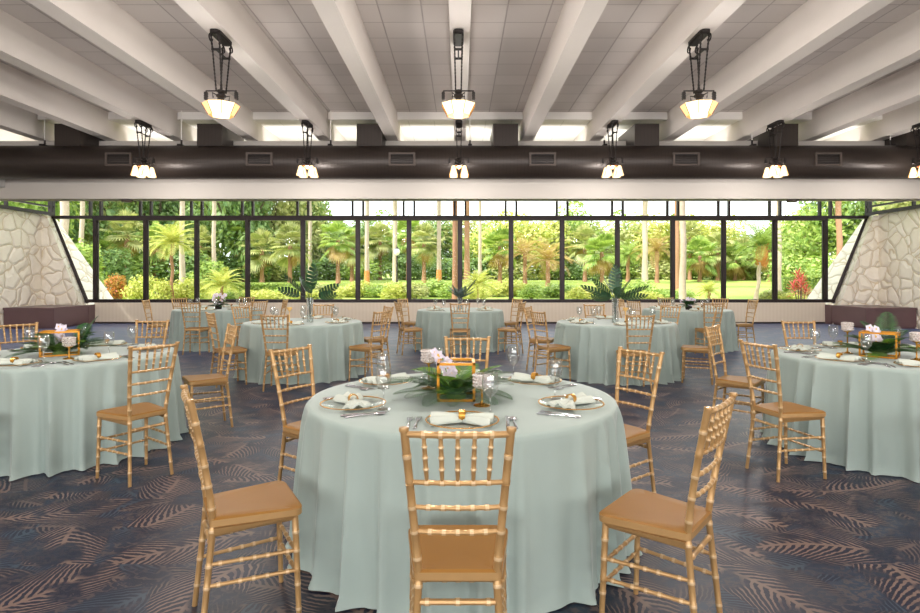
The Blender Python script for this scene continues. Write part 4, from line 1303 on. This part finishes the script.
def hedge(px0, px1, d, h, label):
    x0, x1 = X_at(px0, d), X_at(px1, d)
    root = empty('clipped_hedge', ((x0 + x1) / 2, d, gz(d) - .05)); tag(root, label, 'hedge')
    W = (x1 - x0) / 2; rn = random.Random(5); m = MB()
    for _ in range(int(2200 * W)):
        fce = rn.random()
        p = Vector((rn.uniform(-W, W), -.4 + rn.uniform(-.05, .05), rn.uniform(0, h))) if fce < .6 else Vector((rn.uniform(-W, W), rn.uniform(-.4, .4), h + rn.uniform(-.05, .03)))
        a = Vector((rn.uniform(-1, 1), rn.uniform(-1, 1), rn.uniform(-1, 1))).normalized(); b = a.cross(Vector((rn.uniform(-1, 1), rn.uniform(-1, .2), rn.uniform(0, 1)))).normalized()
        s = .05
        m._add([p - a * s, p - b * s * .5, p + a * s, p + b * s * .5], [(0, 1, 2, 3)])
    m.build('leaf_surface', M['hedge'], root, smooth=False)
    MB().box(-W, W, -.36, .36, 0, h - .04).build('twig_core', M['leafdark'], root, smooth=False)
hedge(228, 302, 25.5, .55, 'long clipped green hedge behind the third and fourth panes')
hedge(778, 822, 26, .85, 'clipped green hedge behind the crimson plant at right')
# crimson cordyline
root = empty('crimson_plant', (X_at(800, 20.5), 20.5, gz(20.5) - .03)); tag(root, 'tall crimson-leaved plant outside the glass at far right', 'shrub')
m = MB(); st = MB(); rn = random.Random(9)
for i, (sx, sy, hh) in enumerate(((-.22, 0, .75), (0, .1, 1.15), (.18, -.05, .6), (-.05, -.15, .85), (.08, .05, .95))):
    st.tube([(sx * .3, sy, 0), (sx, sy, hh)], [.02, .012], 6)
    for q in range(26):
        az = q * 2.4; el = 1.3 - 1.4 * q / 26; L = rn.uniform(.28, .4)
        b = Vector((sx, sy, hh - .35 * q / 26)); dd = Vector((math.cos(az) * math.cos(el), math.sin(az) * math.cos(el), math.sin(el))); sd = dd.cross(Vector((0, 0, 1))).normalized() * .028
        m._add([b, b + dd * L * .5 + sd, b + dd * L - Vector((0, 0, .06)), b + dd * L * .5 - sd], [(0, 1, 2, 3)])
m.build('leaves', M['leafred'], root, smooth=False); st.build('stem', M['bark'], root)
# garden lamp post
xl = X_at(397, 27.5); zl = gz(27.5)
root = empty('garden_lamp_post', (xl, 27.5, zl)); tag(root, 'black garden lamp post with a white globe among the palms', 'lamp post')
MB().tube([(0, 0, -.05), (0, 0, .3), (0, 0, 1.72)], [.06, .04, .035], 10).build('pole', M['black'], root)
MB().lathe([(0, 1.72), (.06, 1.73), (.13, 1.83), (.14, 1.93), (.09, 2.03), (0, 2.05)], 16).build('globe', M['white'], root)
MB().lathe([(0.09, 2.03), (.10, 2.05), (.02, 2.12), (.012, 2.22), (0, 2.23)], 12).build('finial', M['black'], root)

# ------------------------------------------------------------------ light
w = bpy.data.worlds.new('sky'); sc.world = w; w.use_nodes = True
nt = w.node_tree; nt.nodes.clear()
out = nt.nodes.new('ShaderNodeOutputWorld'); bg = nt.nodes.new('ShaderNodeBackground')
bg.inputs[0].default_value = (0.93, 0.965, 1.0, 1); bg.inputs[1].default_value = 3.2
nt.links.new(bg.outputs[0], out.inputs[0])
sun = bpy.data.lights.new('sun', 'SUN'); sun.energy = 8.0; sun.angle = rad(2); sun.color = (1, .95, .86)
so = bpy.data.objects.new('sun', sun); C.objects.link(so)
so.rotation_euler = (rad(18), rad(-36), 0)       # from behind the building, high
def area(name, loc, rot, sx, sy, power, col):
    l = bpy.data.lights.new(name, 'AREA'); l.shape = 'RECTANGLE'; l.size = sx; l.size_y = sy; l.energy = power; l.color = col
    o = bpy.data.objects.new(name, l); C.objects.link(o); o.location = loc; o.rotation_euler = rot; return o
# added fill light at the openings of the unseen back wall, facing the room
area('rear_fill_light', (0, YB + .05, 1.95), (rad(90), 0, 0), 23, 2.9, 700, (1, .98, .97))
# unseen lights added for brightness, placed where further pendant rows would hang
for yy in (3.2, -1.1, -5.4):
    for x in (-9.2, -6.2, -3, 0, 3, 6.2, 9.2): pt_light(x, yy, ZB - 1.12, 95 if yy > 3 else 52)
# added upward fill light without a fixture, hidden behind the girder, brightening the bay
area('bay_fill_light', (0, 13.95, 3.6), (rad(180 + 12), 0, 0), 23, .5, 330, (1, .975, .95))
